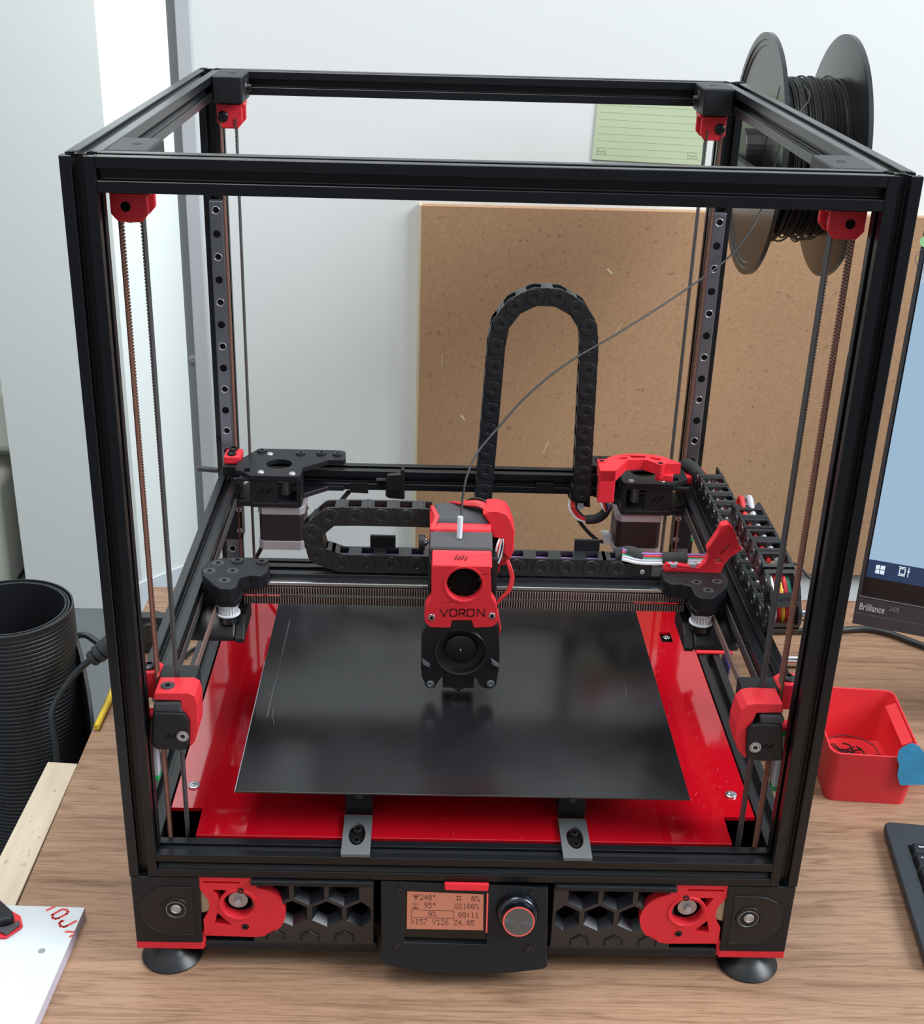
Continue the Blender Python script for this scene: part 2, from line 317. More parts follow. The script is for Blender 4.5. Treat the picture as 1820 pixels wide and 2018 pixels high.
def inst(src, name, parent, mtx):          # mesh-sharing copy; mtx maps src-mesh mm coordinates to world mm
    o = bpy.data.objects.new(name, src.data); scene.collection.objects.link(o); o.parent = parent
    base = WLOC[parent.name]; m = mtx.copy(); m.translation = (m.translation-base)*S; o.matrix_local = m; WLOC[o.name] = base
    for md in src.modifiers:
        if md.type == 'BEVEL':
            b = o.modifiers.new('bevel', 'BEVEL'); b.width = md.width; b.segments = md.segments; b.limit_method = 'ANGLE'; b.angle_limit = md.angle_limit
    return o
def circ(cx, cy, r, n=24, ry=None, a0=0): 
    ry = r if ry is None else ry
    return [(cx+r*math.cos(a0+2*math.pi*i/n), cy+ry*math.sin(a0+2*math.pi*i/n)) for i in range(n)]
def smoothpath(P, k=6):
    P = [Vector(p) for p in P]; out = []; Q = [P[0]*2-P[1]]+P+[P[-1]*2-P[-2]]
    for i in range(1, len(Q)-2):
        a, b, c, d = Q[i-1:i+3]
        for j in range(k):
            t = j/k; out.append(0.5*((2*b)+(-a+c)*t+(2*a-5*b+4*c-d)*t*t+(-a+3*b-3*c+d)*t*t*t))
    return out+[P[-1]]
def pxpath(P, k=6): return smoothpath([at(x, y, 'y', yy) for (x, y, yy) in P], k)
def rrect(x0, x1, y0, y1, r, n=5):
    out = []
    for cx, cy, a in ((x1-r, y1-r, 0), (x0+r, y1-r, R90), (x0+r, y0+r, 2*R90), (x1-r, y0+r, 3*R90)):
        for i in range(n+1): out.append((cx+r*math.cos(a+R90*i/n), cy+r*math.sin(a+R90*i/n)))
    return out

# ================================================================== THE SETTING
TZ = -80.0
struct(MB().box(-2600, 3000, -1500, 3000, -FZ-40, -FZ).build('floor', 'floor'))
WY = 800.0
struct(MB().box(-302, 3000, WY, WY+60, -FZ, 1900).build('wall_back', 'wall'))
struct(MB().box(-320.5, -310, WY-2, WY+60, -FZ, 1900).build('trim_1', 'prof1', bevel=1))
tr2 = struct(MB().box(-310, -294, WY-9, WY+60, -FZ, 1900).build('trim_2', 'prof2', bevel=1))
p = at(380, 708, 'y', WY-2)
MB().lathe(p, (0, -1, 0), [(0, 5), (1.4, 4.6), (1.8, 1.6), (1.0, 1.5), (1.0, 0)], 16).build('screw', 'silver', tr2, smooth=True)
# the far part of the room beyond the partition: a pillar, a splayed wall and a lighter return
struct(MB().xy([(-905, 1850), (-650, 1850), (-415, 2111), (-415, 2300), (-905, 2300)], -FZ, 1900).build('wall_left', 'pillar'))
struct(MB().box(-2400, -905, 2080, 2140, -FZ, 1900).build('wall_far', 'cream'))
struct(MB().xy([(-600, 2030), (-520, 2119), (-380, 2119), (-300, 1900), (-295, 2300), (-600, 2300)], -FZ, 1900).build('wall_splay', 'wall'))
struct(MB().xy([(-660, 1843), (-655, 1838), (-410, 2108), (-416, 2112)], -FZ, -FZ+70).build('baseboard_left', 'prof2'))
cab = thing('wall_heater', 'cream wall box with rounded front behind the roll of mat at the far left', 'heater', (-1010, 1990, -FZ))
MB().box(-1180, -960, 1900, 2080, -FZ, -525).build('body', 'cream', cab, bevel=22, seg=4, smooth=True)
MB().box(-1180, -905.5, 1960, 2080, -480, -330).build('upper_box', 'cream', cab, bevel=20, seg=4, smooth=True)
# desk
desk = thing('desk', 'walnut-brown laminate desk carrying the black and red machine', 'desk', (200, 250, -FZ))
MB().box(-333, 1100, -420, 582, TZ-25, TZ).build('desktop', 'desk', desk, bevel=0.6)
for lx, ly in ((-290, -370), (1050, -370), (-290, 540), (1050, 540)):
    MB().box(lx-20, lx+20, ly-20, ly+20, -FZ, TZ-25).build('leg', 'prof2', desk, bevel=1)
# beech panel standing against the desk's left side
o = MB().xy([(-372, -200), (-337.5, -200), (-333.8, 246), (-360.5, 248)], -FZ, TZ-1.5).build('beech_panel', 'beech', None, bevel=0.8, loc=(-350, 0, -FZ))
tag(o, 'pale beech wood panel standing along the left edge of the desk', 'wood panel')
# fibreboard sheet on the back wall
md = thing('fibreboard_sheet', 'brown fibreboard sheet leaning on the back wall behind the machine', 'board', (200, WY-8, -145))
MB().box(-42.5, 760, WY-13, WY, -150, 306).build('board', 'mdf', md, bevel=0.5)
MB().box(-45.8, -42.5, WY-12, WY, -150, 306).build('edge', 'beech_edge', md)
sc = MB()
for (x0, y0, x1, y1, ww) in ((1070, 893, 1080, 871, 1.0), (1214, 655, 1224, 638, 0.7), (870, 700, 871, 728, 0.8), (908, 818, 915, 828, 2.4), (1196, 530, 1206, 540, 2.6), (1388, 800, 1392, 812, .8)):
    a = at(x0, y0, 'y', WY-13); b = at(x1, y1, 'y', WY-13); d = (b-a).normalized(); n = Vector((-d.z, 0, d.x))*ww/2
    sc.prism([a-n, b-n, b+n, a+n], (0, -0.25, 0))
sc.build('scratch', 'beech_edge', md)
# sticky note on the back wall
nt = thing('sticky_note', 'pale green ruled sticky note on the wall above the fibreboard sheet', 'note', (215, WY-2, 359))
a = at(1166, 313.5, 'y', WY); b = at(1400, 326, 'y', WY); U = (b-a).normalized(); V = Vector((-U.z, 0, U.x)); V = Vector((0, 0, 1)) if V.z < 0 else V; W_, H_ = 127.0, 76.0
def npos(u, v, d=-2.0): q = a+U*u+V*v; return Vector((q.x, WY+d, q.z))
MB().prism([npos(0, 0, 0), npos(W_, 0, 0), npos(W_, H_, 0), npos(0, H_, 0)], (0, -2, 0)).build('pad', 'note', nt)
ln = MB()
for k in range(9):
    v0 = 5.5+k*7.6; ln.prism([npos(3, v0), npos(W_-3, v0), npos(W_-3, v0+0.35), npos(3, v0+0.35)], (0, -0.1, 0))
ln.build('ruled_line', 'noteline', nt)['kind'] = 'stuff'
lg = MB()
for u0 in (9.5, 112):
    lg.text('Post-it', 3.4, npos(u0, 9.4, -2.05), U, V, 0.1)
    for q in ((-5.2, 6, -5.2, 12), (5.2, 6, 5.2, 12)):
        lg.prism([npos(u0+q[0], q[1], -2.05), npos(u0+q[0]+.4, q[1], -2.05), npos(u0+q[0]+.8*(.5 if q[0] < 0 else -.5), q[3], -2.05), npos(u0+q[0]-.3, q[3], -2.05)], (0, -.1, 0))
    lg.prism([npos(u0-5.2, 6, -2.05), npos(u0, 7, -2.05), npos(u0+5.2, 6, -2.05), npos(u0+5.2, 6.4, -2.05), npos(u0, 7.4, -2.05), npos(u0-5.2, 6.4, -2.05)], (0, -.1, 0))
    lg.tube([npos(u0-3, 12.2, -2.1), npos(u0-1.5, 13.2, -2.1), npos(u0+1.5, 13.2, -2.1), npos(u0+3, 12.2, -2.1)], 0.2, 4)
lg.build('printed_emblem', 'noteline', nt)

# ================================================================== THE PRINTER
pr = thing('printer', 'large open-frame black and red 3D printer standing on the desk', '3D printer', (0, 230, TZ))
E_, H, D = 19.0, 480.0, 460.0
def profile(e=E_):      # one T-slot cross-section, CCW
    h = e/2; q = [(h, h), (3.2, h), (3.2, h-1.6), (5.6, h-1.6), (5.6, h-3.6), (2.9, h-6.2)]
    out = []
    for k in range(4):
        seg = q if k == 0 else q
        c, s_ = [(1, 0), (0, 1), (-1, 0), (0, -1)][k]
        pts = [(x, y) for x, y in q]+[(-x, y) for x, y in reversed(q[1:])]
        out += [(x*c-y*s_, x*s_+y*c) for x, y in pts]
    return out
PF = profile()
def extrusion(p0, p1, bore=True, name='aluminium_extrusion'):
    p0 = Vector(p0); p1 = Vector(p1); d = (p1-p0)
    if abs(d.z) > 1: U, V = Vector((1, 0, 0)), Vector((0, 1, 0))
    elif abs(d.x) > 1: U, V = Vector((0, 1, 0)), Vector((0, 0, 1))
    else: U, V = Vector((1, 0, 0)), Vector((0, 0, 1))
    m = MB().prism([p0+U*x+V*y for x, y in PF], d)
    return m.build(name, 'alu', pr, bevel=0.35, seg=1)
h = E_/2; X1 = 230-h
for sx in (-1, 1):
    for y in (h, D-h): extrusion((sx*X1, y, 0), (sx*X1, y, H))
for z in (h, H-h):
    for y in (h, D-h): extrusion((-211, y, z), (211, y, z))
    for sx in (-1, 1): extrusion((sx*X1, E_, z), (sx*X1, D-E_, z))
# end faces of the posts: centre bore and slot recess details on top
def screw(c, ax, r, parent, m='screw', hgt=None, nm='screw', hexr=0.5, dk='dark'):
    c = Vector(c); ax = Vector(ax).normalized(); hh = r*0.7 if hgt is None else hgt
    return MB().lathe(c, ax, [(0, r), (hh*0.75, r), (hh, r*0.82), (hh, r*hexr), (hh*0.35, r*hexr*0.92), (hh*0.35, 0)], 18).build(nm, m, parent, smooth=True)
for sx in (-1, 1):
    for y in (h, D-h):
        MB().cyl((sx*X1, y, H-3), (sx*X1, y, H+0.05), 2.4, 14).build('bore', 'dark', pr)
# top corner holders, red idler cages, idlers
for sx in (-1, 1):
    for yf, ya, yb in ((0, 19, 66), (1, 396, 441)):
        x0, x1 = sorted((sx*211, sx*186.5))
        bk = MB().box(x0, x1, ya, yb, 459, 480.3).build('corner_holder', 'blk', pr, bevel=1.6, seg=3)
        yy = 32 if not yf else 421
        MB().lathe(((sx*197), (ya+yb)/2, 480.3), (0, 0, 1), [(0.15, 2.6), (-3, 2.5), (-3, 0)], 14).build('hole', 'dark', bk)
        xs = sx*186.5
        for zz in (472,):
            MB().lathe((xs, (ya+yb)/2+4, 469), (-sx, 0, 0), [(0, 7), (0.9, 6.4), (0.9, 3), (4, 2.6), (4, 0)], 20).build('bolt_boss', 'screw', bk, smooth=True)
        # cage: two red cheeks with chamfered lower corners
        def cheek(y0, y1):
            xa, xb = x0+0.6, x1-3.0
            if sx > 0: xa, xb = x0+3.0, x1-0.6
            zb_ = 437.5 if yf else 440.8
            pts = [(xa, 459), (xb, 459), (xb, zb_+4.5), (xb-4, zb_), (xa+4, zb_), (xa, zb_+4.5)]
            return pts
        cg = MB().xz(cheek(0, 0), yy-9.5, yy-6.2).xz([(p[0]+sx*-1.2, p[1]+1.5) for p in cheek(0, 0)], yy+6.2, yy+9.5)
        cg.box(x0+1, x1-1, yy-9.5, yy+9.5, 455.5, 459)
        cg = cg.build('idler_cage', 'red', pr, bevel=1.0, seg=3)
        xm = sx*200.5
        MB().lathe((xm, yy-6, 447.5), (0, 1, 0), [(0, 7.6), (1, 7.6), (1, 6.2), (11, 6.2), (11, 7.6), (12, 7.6), (12, 0)], 24).build('pulley', 'silver', cg, smooth=True)
        if yf: MB().lathe((sx*205.4, yy-9.5, 447), (0, -1, 0), [(0, 4.6), (.8, 4.5), (1.8, 3.4), (2, 1.8), (1, 1.6), (1, 0)], 20).build('screw', 'screw', cg, smooth=True)
        else:
            MB().lathe((sx*201.7, yy-9.5, 449.5), (0, -1, 0), [(-.2, 2.9), (.15, 2.8), (.15, 0)], 18).build('screw', 'dark', cg, smooth=True)
# toothed belts (two upright runs at every corner)
def belt(p0, p1, width_dir, width, tooth_dir, name='belt', mt='belt', back='beltb', pitch=2.0, tw=1.05):
    p0 = Vector(p0); p1 = Vector(p1); d = p1-p0; L = d.length; d.normalize(); Wd = Vector(width_dir).normalized()*width/2; T = Vector(tooth_dir).normalized()
    m = MB().prism([p0-Wd, p0+Wd, p0+Wd+T*0.75, p0-Wd+T*0.75], d*L)
    bk = m.build(name, back, pr)
    tm = MB(); n = int(L/pitch)
    for i in range(n):
        q = p0+d*(i*pitch+0.3)+T*0.75
        tm.prism([q-Wd, q+Wd, q+Wd+T*0.75+d*0.25, q-Wd+T*0.75+d*0.15], d*tw)
    # teeth past countability are one run of relief
    t = tm.build('teeth', mt, bk); t['kind'] = 'stuff'
    return bk
ZB = 2
for sx in (-1, 1):
    for yy in (34.5, 415):
        belt((sx*208.3, yy, -20), (sx*208.3, yy, 446), (0, 1, 0), 9, (-sx, 0, 0), 'z_belt', 'beltz', 'beltz2')
        belt((sx*194.4, yy, -20 if yy < 100 else 20), (sx*194.4, yy, 446), (0, 1, 0), 9, (sx, 0, 0), 'z_belt')
# upright linear rails
for sx in (-1, 1):
    r_ = MB().box(min(sx*224.3, sx*213), max(sx*224.3, sx*213), 433.5, 441.5, 22, 374).build('z_rail', 'rail', pr, bevel=0.8)
    hm = 0
    for k in range(17):
        z = 366-k*20.3; big = 4.0 if k % 2 == 0 else 3.6
        MB().lathe((sx*218.6, 433.45, z), (0, 1, 0), [(-.05, big-.4), (-.3, big-.7), (.05, big-1.1)] if k % 2 == 0 else [(-.1, 3.3), (-.1, 0)], 18).build('hole_rim' if k % 2 == 0 else 'hole', 'silver' if k % 2 == 0 else 'dark', r_, smooth=True)
        if k % 2 == 0:
            MB().cyl((sx*218.6+0.5, 433.1, z+0.5), (sx*218.6+0.5, 434, z+0.5), 2.5, 12).build('hole', 'dark', r_)
    # front rails on the back faces of the front posts, with carriage
    MB().box(min(sx*224.3, sx*213), max(sx*224.3, sx*213), 18.5, 26.5, 22, 374).build('z_rail', 'rail', pr, bevel=0.8)
    for yy, s2 in ((22, 1), (438, -1)):
        c = MB().box(sx*218.6-9, sx*218.6+9, min(yy+2*s2, yy+12*s2)-0, max(yy+2*s2, yy+12*s2), 66, 108).build('rail_carriage', 'wires', pr, bevel=1)
        for z0 in (62.5, 108): MB().box(sx*218.6-8.8, sx*218.6+8.8, min(yy+2*s2, yy+11.5*s2), max(yy+2*s2, yy+11.5*s2), z0, z0+3.5).build('end_cap', 'green', c, bevel=.6)
        MB().box(sx*218.6-8.8, sx*218.6+8.8, min(yy+2*s2, yy+11.5*s2), max(yy+2*s2, yy+11.5*s2), 111.5, 115).build('end_cap', 'red', c, bevel=.6)

# ---------------- deck and bed
dk = MB().plate([(-187, 20.5), (187, 20.5), (187, 51), (209.5, 51), (209.5, 284), (209.5, 440), (-209.5, 440), (-209.5, 51), (-187, 51)],
                [circ(196, 76, 2.4, 12), circ(-196, 78, 2.4, 12), [(182, 304), (192, 304), (192, 322), (182, 322)]], (0, 0, 17), (1, 0, 0), (0, 1, 0), 3)
dk = dk.build('deck_panel', 'deckred', pr, bevel=0.4, seg=1)
for sx in (-1, 1): screw((sx*197.5, 77, 20), (0, 0, 1), 4.2, dk, 'steel', 1.6)
screw((188, 316, 17), (0, 0, 1), 3.4, dk, 'steel', 1.6)
MB().box(182, 192, 304, 322, 6, 16).build('deck_opening', 'dark', dk)
MB().xy([(209.3, 285), (242, 285), (240, 291), (236, 289), (232, 294), (209.3, 302)], 19.2, 21).build('red_tab', 'red', pr, bevel=.4)
MB().box(-226, 226, 19, 441, -55, -52).build('bottom_panel', 'dark', pr)
dust = MB()
for k in range(70):
    a_ = random.random(); x = random.uniform(165, 207)*random.choice((1, 1, 1, -1)) if a_ < .75 else random.uniform(-180, 180); y = random.uniform(60, 300) if a_ < .75 else random.uniform(23, 45)
    r = random.uniform(.08, .26); dust.prism([(x-r, y-r, 20), (x+r, y-r*.6, 20), (x+r*.8, y+r, 20), (x-r*.7, y+r*.8, 20)], (0, 0, r))
dust.build('dust_specks', 'wires', dk)['kind'] = 'stuff'
for xc in (-75.0, 76.6):       # bed rails with their grey end plates
    br = MB().prism([Vector((xc, 48, 31))+Vector((x, 0, y)) for x, y in PF], (0, 390, 0)).build('bed_rail', 'alu', pr, bevel=.35, seg=1)
    bp_ = MB().plate(rrect(-9.9, 9.9, 0, 43.5, 0.4), [circ(0, 22.3, 5.9, 28, 12.4)], (xc, -1.2, 20.4), (1, 0, 0), (0, 1, 0.0), 2.4).build('bed_bracket', 'bedblk', pr, bevel=.35)
    MB().xy(circ(xc, 21.1, 5.8, 24, 12.3), 19.2, 20.2).build('slot', 'dark', bp_)
    for yy in (14.5, 27): screw((xc, yy, 19.6), (0, 0, 1), 3.3, bp_, 'screw', 3.4)
    MB().box(xc-9.7, xc+9.7, 46.2, 48.2, 20, 40.5).build('end_cap', 'blk2', br, bevel=.4)
    MB().box(xc-2.4, xc+2.8, 45.2, 46.2, 34.5, 38).build('slot_nut', 'slate', br, bevel=.3)
MB().box(-146, 146, 52, 330, 44, 51.6).build('bed_heater', 'silver', pr, bevel=.5)
# removable sheet
P0 = [at(463, 1562, 'z', 53), at(1357, 1577, 'z', 53)]
plx0, plx1, ply = -159.0, 155.0, 27.5
bpz = thing('build_plate', 'smooth black magnetic build sheet lying on the printer bed', 'build plate', (0, 190, 52))
MB().box(plx0, plx1, 26.5, 338, 51.8, 53).build('sheet', 'plate', bpz, bevel=.2)
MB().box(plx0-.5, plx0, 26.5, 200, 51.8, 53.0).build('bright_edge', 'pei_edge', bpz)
scr = MB()
for (P_, ww) in (([(571, 1222), (560, 1270), (546, 1330), (533, 1380), (526, 1414)], .7), ([(538, 1398), (537, 1412), (540, 1428)], .4), ([(1231, 1345), (1234, 1375)], .35)):
    q = [at(x, y, 'z', 53) for x, y in P_]
    scr.tube(q, ww/2, 4)
scr.build('scratch', 'bedblk', bpz)

# ---------------- gantry
GT = 135.0; gz = GT-h
for sx in (-1, 1):
    extrusion((sx*211.5, 45, gz), (sx*211.5, 425, gz), name='y_beam')
    MB().box(min(sx*206, sx*217), max(sx*206, sx*217), 50, 420, GT-E_-7, GT-E_).build('y_rail', 'rail', pr, bevel=.6)
extrusion((-190, 410.5, GT+4-h), (190, 410.5, GT+4-h), name='rear_beam')
xb = extrusion((-196, 207.5, 134.5-h), (196, 207.5, 134.5-h), name='x_beam')
MB().box(-163, 160, 190.2, 198, 119.5, 130.8).build('x_rail', 'steel', pr, bevel=.5)
belt((-172, 189.3, 124.6), (172, 189.3, 124.6), (0, 0, 1), 6.2, (0, -1, 0), 'x_belt', 'beltx', 'beltx2', 2.0, .55)
belt((-172, 189.3, 116.0), (172, 189.3, 116.0), (0, 0, 1), 6.2, (0, -1, 0), 'x_belt', 'beltx', 'beltx2', 2.0, .55)
# joints
def washer_screw(x, y, z, par, r=3.6, m='silver'):
    MB().lathe((x, y, z), (0, 0, 1), [(-.5, r+1.2), (.05, r+1.0), (.05, r), (-.4, r), (.3, r-.2), (.3, 1.9), (-2, 1.8), (-2, 0)], 18).build('screw', 'slate', par, smooth=True)
    MB().cyl((x, y, z-.3), (x, y, z+.36), 1.8, 10).build('socket', 'dark', par)
def joint(sx, name='xy_joint'):
    oX = lambda x: sx*x
    outl = [(152, 199), (152, 182), (157, 175), (165, 176), (171, 173), (172, 158), (176, 153), (184, 153), (189, 158), (200, 174), (203, 186), (201, 197), (190, 205), (172, 207)]
    pts = [(oX(x), y) for x, y in outl]
    j = MB().xy(pts, 131.5, 144).build(name, 'blk', pr, bevel=1.2, seg=3)
    low = [(oX(x), y) for x, y in ((170, 200), (170, 162), (173, 155), (184, 154), (189, 158), (194, 172), (194, 200))]
    MB().xy(low, 127, 132).build('body', 'blk', j, bevel=1.0, seg=2)
    MB().xy([(oX(x), y) for x, y in ((184, 200), (184, 178), (203, 178), (203, 204))], 88, 131).build('body', 'blk', j, bevel=1)
    # pulley
    c = (oX(180.5), 164.5)
    MB().lathe((c[0], c[1], 117.2), (0, 0, 1), [(0, 0), (0, 9.2), (1.1, 9.2), (1.1, 7.2), (8.6, 7.2), (8.6, 9.2), (9.8, 9.2), (9.8, 0)], 28).build('pulley', 'white', j, smooth=True)
    tt = MB()
    for k in range(20):
        a_ = 2*math.pi*k/20; x = c[0]+7.2*math.cos(a_); y = c[1]+7.2*math.sin(a_)
        tt.cyl((x, y, 118.4), (x, y, 125.7), 0.62, 6)
    tt.build('pulley_teeth', 'silver', j)['kind'] = 'stuff'
    # long glossy skirt of the joint reaching down
    sk = MB().yz([(208, 117), (180, 116.8), (168, 113), (160, 107), (155, 101), (155, 97), (208, 97)], oX(175), oX(210))
    sk.build('cover', 'blk2', j, bevel=2.0, seg=4, smooth=True)
    MB().yz([(200, 114), (172, 112), (162, 108), (154.5, 100), (154, 97), (200, 97)], oX(168), oX(175)).build('rib', 'blk2', j, bevel=.6)
    MB().cyl((c[0], c[1], 110), (c[0], c[1], 118), 6.5, 24).build('post', 'blk2', j)
    return j
jl = joint(-1); jr = joint(1)
for (x, y) in ((-191.5, 195.5), (-196, 181.5), (-178.5, 182.5), (-182.5, 166.5)): washer_screw(x, y, 144, jl)
for (x, y) in ((-177, 199.5), (-158, 199)):
    MB().lathe((x, y-1, 144), (0, 0, 1), [(0, 5), (1.2, 4.6), (1.6, 1.8), (.6, 1.7), (.6, 0)], 20).build('button_screw', 'screw', jl, smooth=True)
for (x, y) in ((177, 179), (193, 181), (183.5, 166)): washer_screw(x, y, 144, jr, 3.0)
# diagonal runs of the y belts from the joints to the front idlers
for sx in (-1, 1):
    belt((sx*188.6, 166, 121), (sx*190, 28, 121), (0, 0, 1), 6.2, (sx, 0, 0), 'y_belt', 'belt', 'belt')
    belt((sx*200.5, 405, 124), (sx*200.5, 28, 124), (0, 0, 1), 6.2, (sx, 0, 0), 'y_belt')
# red arm carrying the chain on the right joint
def prc(P_, yy): return [at(x, y, 'y', yy) for x, y in P_]
arm = MB()
ya_ = 196
outer = [(1307, 1122), (1309, 1134), (1322, 1137), (1407, 1136), (1419, 1130), (1428, 1112), (1440, 1098), (1456, 1088), (1463, 1082), (1455, 1074), (1455, 1068), (1451, 1056), (1444, 1040), (1435, 1033), (1421, 1036), (1414, 1052), (1393, 1083), (1395, 1095), (1390, 1108), (1376, 1119), (1330, 1112), (1312, 1112)]
O_ = at(1380, 1110, 'y', ya_)
def loc2(P_, O_): return [((at(x, y, 'y', O_.y)-O_).x, (at(x, y, 'y', O_.y)-O_).z) for x, y in P_]
slot1 = [(1418, 1095), (1421, 1096), (1438, 1078), (1437, 1074), (1432, 1073), (1424, 1083)]
slot2 = [(1408, 1103), (1412, 1110), (1423, 1109), (1422, 1104), (1412, 1099)]
ar = MB().plate(loc2(outer, O_), [loc2(slot1, O_), loc2(slot2, O_)], O_+Vector((0, 8, 0)), (1, 0, 0), (0, 0, 1), 8).build('chain_arm', 'red', pr, bevel=.8, seg=2)
ftp = [at(1308, 1112, 'z', 147.5), at(1312, 1107, 'z', 147.5), at(1322, 1103, 'z', 147.5), at(1384, 1106, 'z', 147.5), at(1392, 1120, 'z', 147.5), at(1310, 1119, 'z', 147.5)]
MB().prism(ftp, (0, 0, -3.5)).build('foot', 'red', ar, bevel=.6)
for px in (1325, 1363):
    q = at(px, 1114, 'z', 148); MB().lathe(q, (0, 0, 1), [(0, 4.2), (2.5, 4.0), (2.8, 1.6), (2, 1.6), (2, 0)], 18).build('screw', 'silver', ar, smooth=True)
# ---------------- front idlers
for sx in (-1, 1):
    X = lambda a, b: (min(sx*a, sx*b), max(sx*a, sx*b))
    if sx < 0:
        ro_ = [(302, 1371), (304, 1366), (372, 1366), (384, 1372), (389, 1388), (390, 1440), (384, 1462), (377, 1471), (373, 1470), (373, 1418), (357, 1398), (355.5, 1381), (302, 1380)]
        bo_ = [(300, 1407), (304, 1405), (363, 1407), (371, 1421), (373, 1440), (372, 1468), (367, 1479), (350, 1480), (309, 1478), (300, 1472), (298, 1462)]
        tb_ = [(303, 1386), (355, 1385), (357, 1398), (362, 1406), (300, 1404)]; s1 = (330.5, 1350.5); s2 = (360, 1451); e_ = (337, 1450)
    else:
        ro_ = [(1542.6, 1388), (1490, 1386), (1472, 1389), (1460, 1400), (1450, 1432), (1447.5, 1458), (1453, 1478), (1466, 1494), (1471, 1494), (1471, 1438), (1484, 1421), (1491, 1406), (1542.6, 1405)]
        bo_ = [(1541, 1434), (1538, 1430), (1499, 1428), (1480, 1431), (1473, 1440), (1470, 1484), (1474, 1496), (1500, 1501), (1538, 1500), (1543, 1496)]
        tb_ = [(1497, 1410), (1541, 1411), (1547, 1420), (1541, 1429), (1498, 1428)]; s1 = (1516.6, 1375); s2 = (1487.5, 1473); e_ = (1511, 1471)
    br = MB().prism(prc(ro_, 9), (0, 20, 0)).build('idler_bracket', 'red', pr, bevel=1.6, seg=3)
    zt_ = at(ro_[2][0], ro_[2][1], 'y', 9).z
    q = at(s1[0], s1[1], 'z', zt_)
    MB().lathe(q, (0, 0, 1), [(-.2, 4.6), (.1, 4.6), (.1, 3.9), (-.4, 3.7), (.2, 3.5), (.2, 2.0), (-2, 1.9), (-2, 0)], 22).build('screw', 'slate', br, smooth=True)
    MB().cyl(q-Vector((0, 0, 1)), q+Vector((0, 0, .25)), 1.95, 12).build('socket', 'dark', br)
    bd = MB().prism(prc(bo_, 6), (0, 20, 0)).build('belt_tensioner', 'blk', pr, bevel=2.0, seg=4)
    tq_ = prc(tb_, 8); MB().prism(tq_, (0, 16, 0)).build('top_block', 'slate', bd, bevel=1.2)
    q = at(s2[0], s2[1], 'y', 6)
    MB().lathe(q, (0, -1, 0), [(0, 3.9), (.3, 3.9), (.3, 3.2), (-.5, 3.0), (.6, 2.8), (.6, 1.6), (-2, 1.5), (-2, 0)], 22).build('screw', 'silver', bd, smooth=True)
    q = at(e_[0], e_[1], 'y', 6); em = MB()
    for dx, dz in ((-3.2, -.5), (-1.2, 0.5), (1.2, -.5), (3.2, .5)):
        em.prism([q+Vector((dx-1.5, 0, dz-1.7)), q+Vector((dx-.6, 0, dz-1.7)), q+Vector((dx+1.5, 0, dz+1.7)), q+Vector((dx+.6, 0, dz+1.7))], (0, -.12, 0))
    em.build('emblem', 'dark', bd)
    xa_, xb_ = X(181, 206)
    MB().box(xa_, xb_, 29.5, 46, zt_-26, zt_-.8).build('back_block', 'blk', br, bevel=1)
    # red joint to the z rail
    zj = MB().prism([(sx*x, 31, z) for x, z in ((220, 144), (209, 144), (205, 141), (204, 135), (206.5, 129), (207, 124), (220, 124))], (0, 16, 0)).build('z_joint', 'red', pr, bevel=1.4, seg=3)
    MB().lathe((sx*213.5, 39, 144), (0, 0, 1), [(0, 5), (1, 5), (2.6, 2.8), (2.6, 1.8), (1, 1.7), (1, 0)], 18).build('screw', 'screw', zj, smooth=True)
